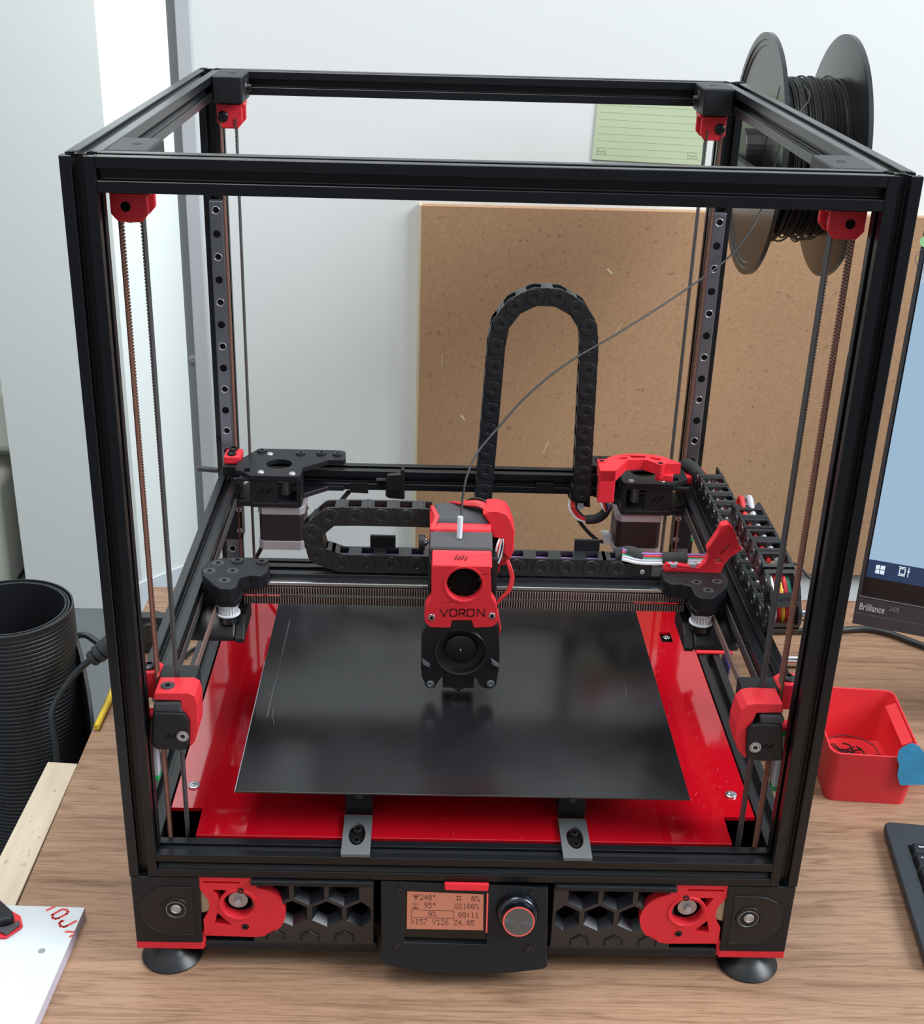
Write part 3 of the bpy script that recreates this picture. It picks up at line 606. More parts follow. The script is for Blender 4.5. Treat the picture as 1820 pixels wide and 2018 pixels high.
# ---------------- rear motor mounts
def rear_mount(sx):
    outl = [(203, 372), (203, 392), (190, 420), (188, 424), (112, 424), (107, 420), (106, 404), (108, 399), (122, 399), (143, 380), (143, 362), (146, 358), (188, 358), (192, 364)]
    zt = 150.0
    mt = MB().plate([(sx*x, y) for x, y in outl], [circ(sx*165, 387, 11.5, 28), [(sx*x, y) for x, y in ((189.5, 367), (194.5, 367), (194.5, 375), (189.5, 375))]], (0, 0, zt-5), (1, 0, 0), (0, 1, 0), 5).build('motor_mount', 'blk', pr, bevel=1.0, seg=2)
    MB().plate([(sx*x, y) for x, y in outl], [circ(sx*165, 387, 11.5, 28)], (0, 0, zt-31), (1, 0, 0), (0, 1, 0), 5).build('lower_plate', 'blk', mt, bevel=1.0)
    MB().plate(rrect(min(sx*143, sx*203), max(sx*143, sx*203), -30, -4, .5), [rrect(min(sx*147, sx*164), max(sx*147, sx*164), -25.5, -5.5, 2), rrect(min(sx*188, sx*200), max(sx*188, sx*200), -25.5, -6, 1)], (0, 363.5, zt), (1, 0, 0), (0, 0, 1), 5).build('front_wall', 'blk', mt, bevel=.8)
    MB().box(min(sx*143, sx*147), max(sx*143, sx*147), 363, 384, zt-30, zt-4).build('side_wall', 'blk', mt)
    MB().box(-9+sx*165, 9+sx*165, 374, 400, zt-30.5, zt-29).build('inner_face', 'dark', mt)
    MB().cyl((sx*158, 380, zt-28), (sx*158, 380, zt-8), 4.2, 16).build('shaft_pulley', 'silver', mt, smooth=True)
    em = MB()
    for k, (dx, dz) in enumerate(((-4, -1), (-1.4, .8), (1.4, -1), (4, .8))):
        c0 = sx*175+dx; em.prism([(c0-2, 358.4, zt-15+dz-2.6), (c0-.8, 358.4, zt-15+dz-2.6), (c0+2, 358.4, zt-15+dz+2.6), (c0+.8, 358.4, zt-15+dz+2.6)], (0, -.2, 0))
    em.build('emblem', 'dark', mt)
    for (x, y, mm) in ((184, 416, 0), (176, 410, 1), (148, 412, 0), (129, 413, 0), (114, 412, 0), (179, 366, 1), (151, 364, 1)):
        if mm: MB().lathe((sx*x, y, zt), (0, 0, 1), [(-1, 3.4), (.2, 3.1), (1.2, 2.2), (1.2, 0)], 14).build('screw', 'silver', mt, smooth=True)
        else: MB().lathe((sx*x, y, zt), (0, 0, 1), [(0, 4.6), (1.6, 4.2), (2.0, 1.8), (1, 1.7), (1, 0)], 16).build('screw', 'screw', mt, smooth=True)
    # stepper motor
    mo = MB(); c0 = sx*161.5; hw = 20.5; yc = 381
    def oct_(hw, c): return [(c0-hw+c, yc-hw), (c0+hw-c, yc-hw), (c0+hw, yc-hw+c), (c0+hw, yc+hw-c), (c0+hw-c, yc+hw), (c0-hw+c, yc+hw), (c0-hw, yc+hw-c), (c0-hw, yc-hw+c)]
    mo = MB().xy(oct_(20.2, 3.5), 85, 111.5).build('stepper_motor', 'motor', pr, bevel=1, seg=2)
    MB().xy(oct_(21, 4), 111.5, 119).build('front_flange', 'silver', mo, bevel=.4)
    MB().xy(oct_(21, 4), 76.5, 85).build('rear_flange', 'silver', mo, bevel=.4)
    return mt, mo
rl, ml = rear_mount(-1); rr, mr_ = rear_mount(1)
# red joint cap at the rear left
q = MB().box(-216, -200.5, 392, 413, 146, 154).build('z_joint', 'red', pr, bevel=1.8, seg=3)
screw((-209, 408, 154), (0, 0, 1), 4, q); screw((-209, 397, 154), (0, 0, 1), 4, q)
MB().box(-216.5, -200, 388, 413, 136, 146).build('base_block', 'blk', q, bevel=1)
q = MB().box(202, 212, 390, 403, 136, 145).build('z_joint', 'red', pr, bevel=2.5, seg=3)
for sx in (-1, 1):
    MB().box(min(sx*205, sx*222), max(sx*205, sx*222), 414, 432, 60, 132).build('carriage_block', 'blk', pr, bevel=1)
    for zz in (70, 92):
        screw((sx*207.5, 414, zz), (0, -1, 0), 2.6, pr, 'steel', 2.2)
MB().box(200.6, 204, 399, 412, 112, 119).build('red_tab', 'red', pr, bevel=.8)
MB().box(-204, -200.6, 399, 412, 112, 119).build('red_tab', 'red', pr, bevel=.8)
# black belt ends poking out
MB().prism([at(388, 922, 'y', 400), at(428, 927, 'y', 400), at(428, 932, 'y', 400), at(390, 929, 'y', 400)], (0, 6, 0)).build('belt_tail', 'beltb', pr)
MB().prism([at(1392, 948, 'y', 395), at(1418, 960, 'y', 395), at(1415, 967, 'y', 395), at(1390, 957, 'y', 395)], (0, 6, 0)).build('belt_tail', 'beltb', pr)
# red cable guard on the right rear mount
zr = at(1252, 905.5, 'y', 357).z
gt = [at(x, y, 'z', zr) for x, y in [(1182, 927), (1214, 927), (1235, 906), (1270, 905), (1294, 913), (1342, 913), (1330, 908), (1308, 900), (1290, 896), (1262, 893.5), (1230, 894), (1212, 897), (1198, 901), (1190, 906), (1178, 911), (1180, 920)]]
hh = []
for pp in ([(1211, 904), (1220, 901), (1234, 900), (1236, 903), (1228, 905)], [(1242, 898), (1270, 899), (1271, 902), (1243, 902)], [(1281, 900), (1303, 904), (1299, 907), (1283, 904)]):
    hh.append([(at(x, y, 'z', zr).x, at(x, y, 'z', zr).y) for x, y in pp])
gd = MB().plate([(p.x, p.y) for p in gt], hh, (0, 0, zr-10.5), (1, 0, 0), (0, 1, 0), 10.5).build('cable_guard', 'red', pr, bevel=.7, seg=2)
lgp = [at(x, y, 'z', zr) for x, y in [(1182, 927), (1214, 927), (1214, 914), (1180, 914)]]
MB().prism([p-Vector((0, 0, .3)) for p in lgp], (0, 0, at(1195, 991, 'y', lgp[0].y).z-zr)).build('guard_leg', 'red', gd, bevel=.7, seg=2)
rp = [at(x, y, 'z', zr-10) for x, y in ((1291, 935), (1326, 938), (1327, 926), (1292, 924))]
MB().prism(rp, (0, 0, -6)).build('guard_foot', 'red', gd, bevel=.7)
for (px, py) in ((1185, 909), (1301, 914)):
    q = at(px, py, 'z', zr); MB().lathe(q, (0, 0, -1), [(-.6, 2.2), (-.6, 4), (3, 4), (13, 3.2), (13, 0)], 16).build('boss', 'red', gd, smooth=True)
    MB().cyl(q+Vector((0, 0, .2)), q+Vector((0, 0, .7)), 2.3, 12).build('hole', 'dark', gd)
# stop block on the rear beam
es = MB().prism(prc([(761, 936), (789, 934), (791, 925), (797, 926), (797, 985), (767, 983), (759, 979)], 396), (0, 10, 0)).build('endstop_block', 'blk2', pr, bevel=1.4, seg=3)
MB().lathe(at(777, 958, 'y', 396), (0, -1, 0), [(0, 4.6), (.4, 4.6), (-3, 2.6), (-3, 0)], 18).build('hole', 'screw', es, smooth=True)
MB().prism(prc([(764, 964), (789, 964), (787, 980), (768, 979)], 395.6), (0, 2, 0)).build('recess', 'dark', es)
MB().prism(prc([(741, 945), (762, 945), (762, 948), (741, 948)], 397), (0, 4, 0)).build('pin', 'slate', es)
for x0 in (689, 1055):
    MB().prism(prc([(x0, 951), (x0+36, 952), (x0+36, 973), (x0, 971)], 400.5), (0, 3, 0)).build('slot_cover', 'blk2', pr, bevel=.5)

# ---------------- cable chains
PITCH = 19.3
def link_mesh(hh, ww, name):
    m = MB(); t = 2.2; r = hh/2; L = PITCH
    out = []
    for i in range(13): a_ = R90+math.pi*i/12; out.append((r*math.cos(a_)*1.0, r*math.sin(a_)))
    out += [(L*0.98, -r), (L*0.98+.6, -r+1), (L*0.98+.6, r-1), (L*0.98, r)]
    for s_ in (-1, 1):
        y0 = s_*ww/2 if s_ < 0 else ww/2-t
        m.prism([(x, y0, z) for x, z in out], (0, t, 0))
        yo = s_*ww/2; nd = (0, s_, 0)
        m.lathe((0, yo, 0), nd, [(0, r*.93), (.9, r*.88), (.9, r*.36), (.1, r*.30), (.1, r*.16), (.5, r*.14), (.5, 0)], 18)
        m.box(L*.52, L*.58, min(yo, yo+s_*.5), max(yo, yo+s_*.5), -r*.9, r*.2)
        m.box(L*.58, L*.9, min(yo, yo+s_*.4), max(yo, yo+s_*.4), -r*.9, -r*.82)
    for z in (r-1.5, -r):
        m.box(L*.22, L*.74, -ww/2+t, ww/2-t, z, z+1.5)
        m.box(L*.42, L*.56, -ww/2, ww/2, z-.0 if z < 0 else z+.4, z+1.9 if z > 0 else z+1.5)
        for k in (-.28, 0, .28):
            m.cyl((L*.66, ww*k, z-.1), (L*.66, ww*k, z+1.8), .55, 6)
    o = m.build(name, 'chain', None); me = o.data
    for v in me.vertices: v.co.z = v.co.z     # mesh stays at the origin in link space
    bpy.data.objects.remove(o); return me
class _Src: pass
def chain(path, normal, hh, ww, parent_end, me):
    """links walked along path (list of Vectors); normal = the axis of the pins"""
    P = [Vector(p) for p in path]; pts = [P[0]]; i = 0; cur = P[0]
    # walk with fixed pitch
    dense = []
    for a_, b_ in zip(P[:-1], P[1:]):
        n = max(1, int((b_-a_).length/0.5))
        for k in range(n): dense.append(a_.lerp(b_, k/n))
    dense.append(P[-1])
    for q in dense:
        if (q-cur).length >= PITCH: cur = q; pts.append(q)
    N = Vector(normal).normalized(); src = _Src(); src.data = me; src.modifiers = []
    for a_, b_ in zip(pts[:-1], pts[1:]):
        xa = (b_-a_).normalized(); za = xa.cross(N).normalized()
        mtx = Matrix(((xa.x, N.x, za.x, a_.x), (xa.y, N.y, za.y, a_.y), (xa.z, N.z, za.z, a_.z), (0, 0, 0, 1)))
        inst(src, 'chain_link', parent_end, mtx)
    return pts
def arc(c, r, a0, a1, n, ax): # ax: 'xz' or 'yz'
    out = []
    for i in range(n+1):
        a_ = math.radians(a0+(a1-a0)*i/n); out.append((c[0]+r*math.cos(a_), c[1]+r*math.sin(a_)))
    return out
LZ = link_mesh(15.6, 17, 'link_a'); LX = link_mesh(15.2, 16, 'link_b'); LY = link_mesh(15.0, 22, 'link_c')
zc = MB().box(101, 119, 387, 401, 118, 134).build('cable_chain', 'blk2', pr, bevel=1.2)
zp = [(110.6, 393, 128), (107.6, 393, 262)]+[(x, 393, z) for x, z in arc((67.2, 270), 40.4, 0, 180, 40, 'xz')]+[(26.6, 393, 262), (20.5, 393, 112), (18.5, 393, 60)]
chain(zp, (0, -1, 0), 15.6, 17, zc, LZ)
MB().box(103, 117, 385.4, 387, 119, 131).build('latch', 'blk', zc, bevel=.5)
MB().box(107.5, 113, 385.2, 387.2, 112, 117.5).build('clip', 'wires', zc)
xc_ = MB().box(118, 158, 201, 218, 134.6, 137).box(131, 146, 201, 203, 136, 147).box(118, 131, 201, 218, 137, 147).build('cable_chain', 'blk2', pr, bevel=.6)
screw((138.5, 200.9, 141), (0, -1, 0), 1.9, xc_, 'silver', 1.0)
ycx = 208.5
xp = [(118, ycx, 143), (-99, ycx, 143)]+[(x, ycx, z) for x, z in arc((-100, 163.2), 20.2, 270, 90, 30, 'xz')]+[(-14, ycx, 183.2)]
chain(xp, (0, 1, 0), 15.2, 16, xc_, LX)
MB().box(-75, -55, 217, 219.5, 150, 160).build('clip', 'blk2', xc_, bevel=.4)
MB().box(86, 106, 217, 219.5, 150, 160).build('clip', 'blk2', xc_, bevel=.4)
yx = 225.5
yc_ = MB().box(yx-11, yx+11, 382, 402, 135.5, 137).box(yx-11, yx-9, 382, 402, 137, 150).box(yx+9, yx+11, 382, 402, 137, 150).build('cable_chain', 'blk2', pr, bevel=.5)
yp = [(yx, 386, 143.5), (yx, 124, 143.5)]+[(yx-7*(z-143.5)/41.4, y, z) for y, z in arc((122, 164.2), 20.7, 270, 90, 30, 'yz')]+[(yx-7, 226, 185)]
chain(yp, (1, 0, 0), 15, 22, yc_, LY)
# wires lying in the chains
def wires(path, off, cols, parent, r=1.1):
    for k, (c, (dx, dy, dz)) in enumerate(zip(cols, off)):
        MB().tube([Vector(p)+Vector((dx, dy, dz)) for p in path], r, 6).build('wire', c, parent, smooth=True)
wires(yp[1:-1], [(-6, 0, .5), (-3, 0, 1.5), (0, 0, 0), (3, 0, 1.5), (6, 0, .5)], ['wirew', 'wirer', 'wirey', 'wirer', 'wireg'], yc_, 1.5)
wires([(yx, 380, 145), (yx, 130, 145)], [(-6, 0, 0), (-2.5, 0, 1), (1, 0, 0), (4.5, 0, 1)], ['wireg', 'wirew', 'wirer', 'wires'], yc_, 1.4)
wires(xp[:2], [(0, 2, 3), (0, -2, 3), (0, 0, 2)], ['wirep', 'wires', 'wirep'], xc_, 1.5)
wires(xp[2:], [(0, 1, 2), (0, -3, 4)], ['wirer', 'wires'], xc_, 1.3)
for dx, c, r in ((-4, 'wirer', 1.9), (2.5, 'wires', 2.4)):
    MB().tube(smoothpath([(yx-7+dx, 222, 186), (yx-7+dx, 232, 187), (yx-6.5+dx, 226, 195), (yx-7+dx, 205, 188), (yx-7+dx, 180, 187), (yx-6+dx, 130, 187)], 5), r, 8).build('wire', c, yc_, smooth=True)
# loom from the x chain to the red arm, loom over the rear joint
MB().tube(pxpath([(1212, 1094, 209), (1240, 1090, 209), (1262, 1100, 208)], 5), 6.0, 10).build('loom', 'loom', pr, smooth=True)
for k, c in enumerate(('wirep', 'wirer', 'wireg', 'wires', 'wirew')):
    dy = -9+k*4.6
    MB().tube(pxpath([(1225, 1092+dy, 206-k), (1262, 1100+dy, 206-k), (1320, 1101+dy*.95, 206-k), (1400, 1102+dy*.8, 206-k)], 5), 1.15 if k < 3 else 1.6, 7).build('wire', c, pr, smooth=True)
MB().tube(pxpath([(1303, 1101, 206), (1326, 1102, 206), (1352, 1102, 206)], 4), 5.6, 12).build('loom', 'loom', pr, smooth=True)
MB().tube(pxpath([(1346, 918, 408), (1358, 918, 400), (1378, 938, 392), (1390, 962, 384), (1396, 990, 376)], 6), 6.0, 12).build('loom', 'loom', pr, smooth=True)
MB().tube(pxpath([(1378, 924, 404), (1393, 944, 398), (1391, 962, 393)], 6), 2.2, 8).build('red_hose', 'red', pr, smooth=True)
# loop of wires under the right motor mount
for k, c in enumerate(('wirew', 'wirer', 'wirer', 'wirek')):
    MB().tube(pxpath([(1122+k*4, 985, 388), (1122+k*5, 1003, 386), (1136+k*4, 1022-k*2, 384), (1160, 1030-k*3, 380)], 5), 1.0, 6).build('wire', c, pr, smooth=True)
MB().tube(pxpath([(1156, 1024, 380), (1175, 1022, 376), (1190, 1012, 372), (1198, 996, 370)], 6), 4.4, 10).build('loom', 'loom', pr, smooth=True)
for k, c in enumerate(('wirew', 'wirer', 'wirek', 'wirep')):
    MB().tube(pxpath([(1182+k*5, 990, 366), (1187+k*4, 1000, 366), (1194, 1010, 368)], 4), 0.9, 6).build('wire', c, pr, smooth=True)
MB().tube(pxpath([(1130, 1000, 388), (1142, 1028, 386), (1160, 1050, 384), (1178, 1065, 382), (1190, 1068, 380)], 5), 1.7, 8).build('loom', 'loom', pr, smooth=True)
MB().prism(prc([(1185, 1053), (1201, 1053), (1206, 1074), (1190, 1074)], 376), (0, 9, 0)).build('connector', 'white', mr_, bevel=.6)
MB().prism(prc([(1122, 952), (1160, 950), (1163, 1001), (1130, 996), (1118, 978)], 400), (0, 4, 0)).build('chain_plate', 'blk2', pr, bevel=1)
MB().tube(pxpath([(688, 968, 405), (672, 988, 405), (668, 1000, 404)], 5), 2.2, 8).build('loom', 'loom', pr, smooth=True)
MB().tube(pxpath([(605, 1000, 402), (530, 1060, 425), (505, 1098, 440)], 4), 2.0, 8).build('loom', 'loom', pr, smooth=True)

# ---------------- toolhead
th_body = MB().box(-29, 22.5, 156, 192, 96, 172).build('toolhead', 'blk2', pr, bevel=1.5)
FY = 140.0
so = [(850, 1116), (849.5, 1140), (849.7, 1178.6), (838.3, 1195), (835.5, 1218), (838, 1228), (846.6, 1236), (887, 1237), (890, 1223), (928.8, 1223), (933, 1237), (971.5, 1235), (980, 1227), (980, 1205), (976.7, 1189), (968.4, 1176.5), (966, 1130), (965.5, 1116)]
O4 = at(910, 1150, 'y', FY); fc = at(914.3, 1152, 'y', FY)-O4
hole = circ(fc.x, fc.z, 12.9, 40)
shl = MB().plate(loc2([p for p in so], O4), [hole], O4+Vector((0, 10, 0)), (1, 0, 0), (0, 0, 1), 10)
shl = shl.build('front_shell', 'red', th_body, bevel=1.3, seg=3)
# sloping cap above the shell
zc0 = at(910, 1116, 'y', FY).z
MB().yz([(FY, zc0-.5), (FY+.3, zc0+.8), (FY+13, 177.5), (FY+15.5, 179.0), (FY+15.5, 160), (FY+10, zc0-3), (FY+.3, zc0-2)], -26.6, 17.4).build('shell_cap', 'red', th_body, bevel=1.8, seg=4)
cone = MB().lathe(O4+Vector((fc.x, 0, fc.z)), (0, 1, 0), [(.3, 15.2), (-.5, 14.9), (-.4, 13.6), (.6, 12.85), (8, 12.7)], 48).build('fan_duct_ring', 'red', th_body, smooth=True)
cF = O4+Vector((fc.x, 0, fc.z))
MB().cyl(cF+Vector((0, 6.0, 0)), cF+Vector((0, 9, 0)), 12.8, 36).build('fan', 'dark', th_body)
MB().lathe(cF+Vector((0, 6.4, 0)), (0, -1, 0), [(0, 11.2), (1.6, 10.4), (1.9, 9.8), (1.9, 0)], 36).build('fan_hub', 'dark', th_body, smooth=True)
bl = MB()
for k in range(7):
    a_ = 2*math.pi*k/7; d = Vector((math.cos(a_), 0, math.sin(a_))); e = Vector((math.cos(a_+.5), 0, math.sin(a_+.5)))
    c_ = cF+Vector((0, 5.5, 0)); bl.prism([c_+d*10.4, c_+d*12.6, c_+e*12.6+Vector((0, 1, 0)), c_+e*10.4+Vector((0, 1, 0))], (0, .3, 0))
bl.build('fan_blades', 'blk2', th_body)
TH = Vector((0, 0, 1))
vl = MB()
def vst(P_, closed=False, ww=1.15):
    Q = [at(780+x/4.804, 960+y/4.804, 'y', FY) for x, y in P_]
    if closed: Q.append(Q[0])
    for a_, b_ in zip(Q[:-1], Q[1:]):
        d = (b_-a_).normalized(); n = Vector((-d.z, 0, d.x))*ww/2; vl.prism([a_-n-d*.3, b_-n+d*.3, b_+n+d*.3, a_+n-d*.3], (0, -.14, 0))
vst([(420, 1156), (452, 1222), (492, 1156)])
for ox in (512, 675):
    vst([(ox+8, 1156), (ox+54, 1156), (ox+64, 1168), (ox+62, 1210), (ox+50, 1222), (ox+8, 1222), (ox-2, 1210), (ox, 1168)], True)
vst([(598, 1222), (602, 1156), (642, 1156), (652, 1166), (650, 1186), (640, 1194), (602, 1194)]); vst([(630, 1194), (655, 1222)])
vst([(770, 1222), (775, 1156), (832, 1222), (838, 1156)])
vl.build('lettering', 'darkred', th_body)
em = MB(); nn = Vector((0, -(177.5-zc0-.8), 12.7)).normalized(); vv = Vector((0, 12.7, 177.5-zc0-.8)).normalized()
ce = Vector((-6.0, FY+7.4, (zc0+.8+177.5)/2+.6))
for dx, dv in ((-3.0, .3), (-.6, -.2), (1.9, .2), (4.2, -.7)):
    cc = ce+Vector((dx, 0, 0))+vv*dv
    em.prism([cc+Vector((-1.3, 0, 0))-vv*2, cc+Vector((-.2, 0, 0))-vv*2, cc+Vector((1.5, 0, 0))+vv*2, cc+Vector((.4, 0, 0))+vv*2], nn*.5)
em.build('emblem', 'darkred', th_body)
for px, py in ((850, 1217), (969, 1214)):
    c_ = at(px, py, 'y', FY); MB().lathe(c_, (0, -1, 0), [(-.2, 2.9), (.3, 2.6), (.5, 1.2), (0, 1.1), (0, 0)], 16).build('screw', 'steel', th_body, smooth=True)
# lower black duct body
FB = 143.0
lo = [(838, 1236), (830.5, 1250), (829, 1314), (831, 1336), (836, 1344), (838, 1352), (845, 1357), (856, 1355), (865, 1340), (872, 1333), (930, 1333), (938, 1337), (946, 1352), (958, 1357), (970, 1356), (977, 1350), (982, 1320), (984, 1296), (983, 1251), (979, 1232), (934, 1230), (928, 1218), (890, 1218), (887, 1232)]
O5 = at(907, 1285, 'y', FB); cb = at(907.5, 1284.7, 'y', FB)
lw = MB().plate(loc2(lo, O5), [circ(0, 0, 18.2, 40)], O5+Vector((0, 22, 0)), (1, 0, 0), (0, 0, 1), 22).build('part_duct', 'blk2', th_body, bevel=1.6, seg=3)
MB().lathe(cb+Vector((0, 0, 0)), (0, 1, 0), [(-.2, 20), (-1.2, 19.4), (-.6, 18.3), (4, 17.5), (5, 12.8), (5.2, 12.2)], 40).build('blower_ring', 'blk2', th_body, smooth=True)
MB().lathe(cb+Vector((0, 4.6, 0)), (0, -1, 0), [(0, 12.4), (1.4, 12.0), (1.8, 11.4), (1.8, 1.5), (1.4, 1.3), (1.4, 0)], 40).build('blower_hub', 'blk2', th_body, smooth=True)
MB().cyl(cb+Vector((0, 2.7, 0)), cb+Vector((0, 3.3, 0)), .8, 10).build('hub_pin', 'silver', th_body)
MB().cyl(cb+Vector((0, 5, 0)), cb+Vector((0, 7, 0)), 18, 30).build('blower_back', 'dark', th_body)
for px, py in ((847.7, 1348), (966.3, 1347)):
    c_ = at(px, py, 'y', FB); MB().lathe(c_, (0, -1, 0), [(-.5, 3.3), (.6, 3.1), (.9, 2.3), (.9, 1.5), (.2, 1.3), (.2, 0)], 18).build('screw', 'steel', th_body, smooth=True)
for sx_, px in ((-1, 838), (1, 974)):
    c_ = at(px, 1306, 'y', FB); MB().prism([c_+Vector((-3.5, 0, 5)), c_+Vector((4, 0, -1)), c_+Vector((3.0, -1.5, -4)), c_+Vector((-2.0, -2.0, -1))], (0, 4, 0)).build('duct_fin', 'slate', th_body, bevel=.8)
MB().lathe((-3.5, 160, 62), (0, 0, -1), [(0, 7), (3, 6), (4, 3.2), (8.3, .6), (8.3, 0)], 16).build('nozzle', 'steel', th_body, smooth=True)
MB().box(-16, 8, 152, 176, 62, 80).build('heater_block', 'motor', th_body)
# extruder stack above the shell
MB().yz([(155, 179), (156, 180.5), (166.5, 188.5), (168, 188), (168, 168), (155, 166)], -28.3, 18.0).build('band', 'slate', th_body, bevel=2.2, seg=3)
rs = MB().yz([(166, 187.6), (167, 190.0), (172, 192.4), (174, 192), (174, 172), (166, 172)], -28.6, 17.2).build('red_band', 'red', th_body, bevel=1.2, seg=2)
MB().prism([(-28.6, 166, 178), (-28.6, 166, 190), (-24, 176, 196), (-28.8, 186, 201), (-28.8, 186, 196), (-28.6, 178, 190), (-28.6, 176, 178)], (3.2, 0, 0)).build('red_cheek', 'red', th_body, bevel=.8)
MB().yz([(172, 191.5), (175, 194.6), (184, 197.2), (197, 199), (198, 176), (172, 176)], -25.5, 16.5).build('extruder_cover', 'slate', th_body, bevel=2.6, seg=3)
for k in range(3): MB().yz([(177+k*6, 195.6+k*1.0), (179.5+k*6, 196.6+k*1.0), (179.5+k*6, 194), (177+k*6, 194)], 10, 18).build('vent_rib', 'blk', th_body, bevel=.4)
# thumb screw
MB().lathe((-29, 166, 179), (-1, 0, 0), [(0, 2.2), (3, 2.2), (3, 5.6), (3.6, 6), (7, 6), (7.6, 5.6), (7.6, 0)], 24).build('thumb_screw', 'blk', th_body)
MB().tube([(-29+(-3.0)*k/12, 166+2.6*math.cos(k*1.7), 179+2.6*math.sin(k*1.7)) for k in range(13)], .5, 6).build('spring', 'steel', th_body, smooth=True)
# right-hand red housing for the wires
ho = [(950, 1013), (962, 1008), (984, 1008), (998, 1013), (1006, 1024), (1014, 1047), (1012, 1088), (1005, 1102), (1002, 1104), (991, 1090), (992, 1075), (990, 1066), (984, 1061), (972, 1060), (963, 1030)]
O6 = at(985, 1050, 'y', 172)
hs = MB().plate(loc2(ho, O6), [], O6+Vector((0, 24, 0)), (1, 0, 0), (0, 0, 1), 24).build('wire_housing', 'red', th_body, bevel=2.2, seg=3)
MB().prism(prc([(975, 1105), (1000, 1104), (1003, 1112), (985, 1116), (983, 1128), (976, 1133), (972, 1120)], 176), (0, 14, 0)).build('housing_foot', 'red', th_body, bevel=.8)
MB().box(16, 24, 176, 196, 150, 196).build('gap_filler', 'dark', th_body)
for k, c in enumerate(('wirew', 'wirer', 'wirew', 'wirek', 'wirew')):
    MB().tube(pxpath([(984+k*1.5, 1062, 172), (979+k*3, 1075, 169+k), (975+k*3.2, 1092, 169+k), (971+k*2.5, 1110, 171)], 5), .75, 6).build('wire', c, th_body, smooth=True)
for k, c in enumerate(('wirer', 'wirer', 'wirer')):
    MB().tube(pxpath([(991+k*1.5, 1090, 178), (1001+k*2, 1115, 172), (1006+k*2.4, 1140, 170), (998+k*2.6, 1165, 168), (981+k*2, 1183, 166+k), (972, 1196, 166)], 6), 1.0, 6).build('wire', c, th_body, smooth=True)
MB().tube(pxpath([(972, 1125, 160), (970, 1145, 158), (971, 1168, 158)], 5), 1.0, 6).build('wire', 'wirew', th_body, smooth=True)
MB().tube(pxpath([(979, 1200, 150), (982, 1222, 148), (985, 1240, 147), (981, 1252, 147)], 5), .9, 6).build('wire', 'wirer', th_body, smooth=True)
MB().tube(pxpath([(984, 1232, 148), (987, 1242, 147), (982, 1250, 147)], 5), .7, 6).build('wire', 'wirek', th_body, smooth=True)
for k, c in enumerate(('wirer', 'wirer', 'wirer', 'wirer', 'wirek', 'wirer')):
    MB().tube(pxpath([(872+k*2, 1002-k, 208), (892, 997-k*1.4, 202-k), (918, 988+k*1.4, 196-k*1.5), (945, 989+k*1.8, 192-k*2), (966, 1003+k*1.6, 188-k*2), (972, 1012, 186)], 6), 1.25 if c == 'wirer' else .9, 7).build('wire', c, th_body, smooth=True)
MB().tube(pxpath([(905, 1000, 196), (925, 984, 194), (945, 983, 192), (960, 992, 190), (963, 1008, 186)], 6), .8, 6).build('wire', 'wirek', th_body, smooth=True)
# tube and filament
MB().lathe((-6.6, 163, 185), (-.02+.04, .10, 1), [(0, 2.1), (16.5, 2.1), (16.5, 1.1), (14, 1.1)], 14).build('feed_tube', 'ptfe', th_body, smooth=True)

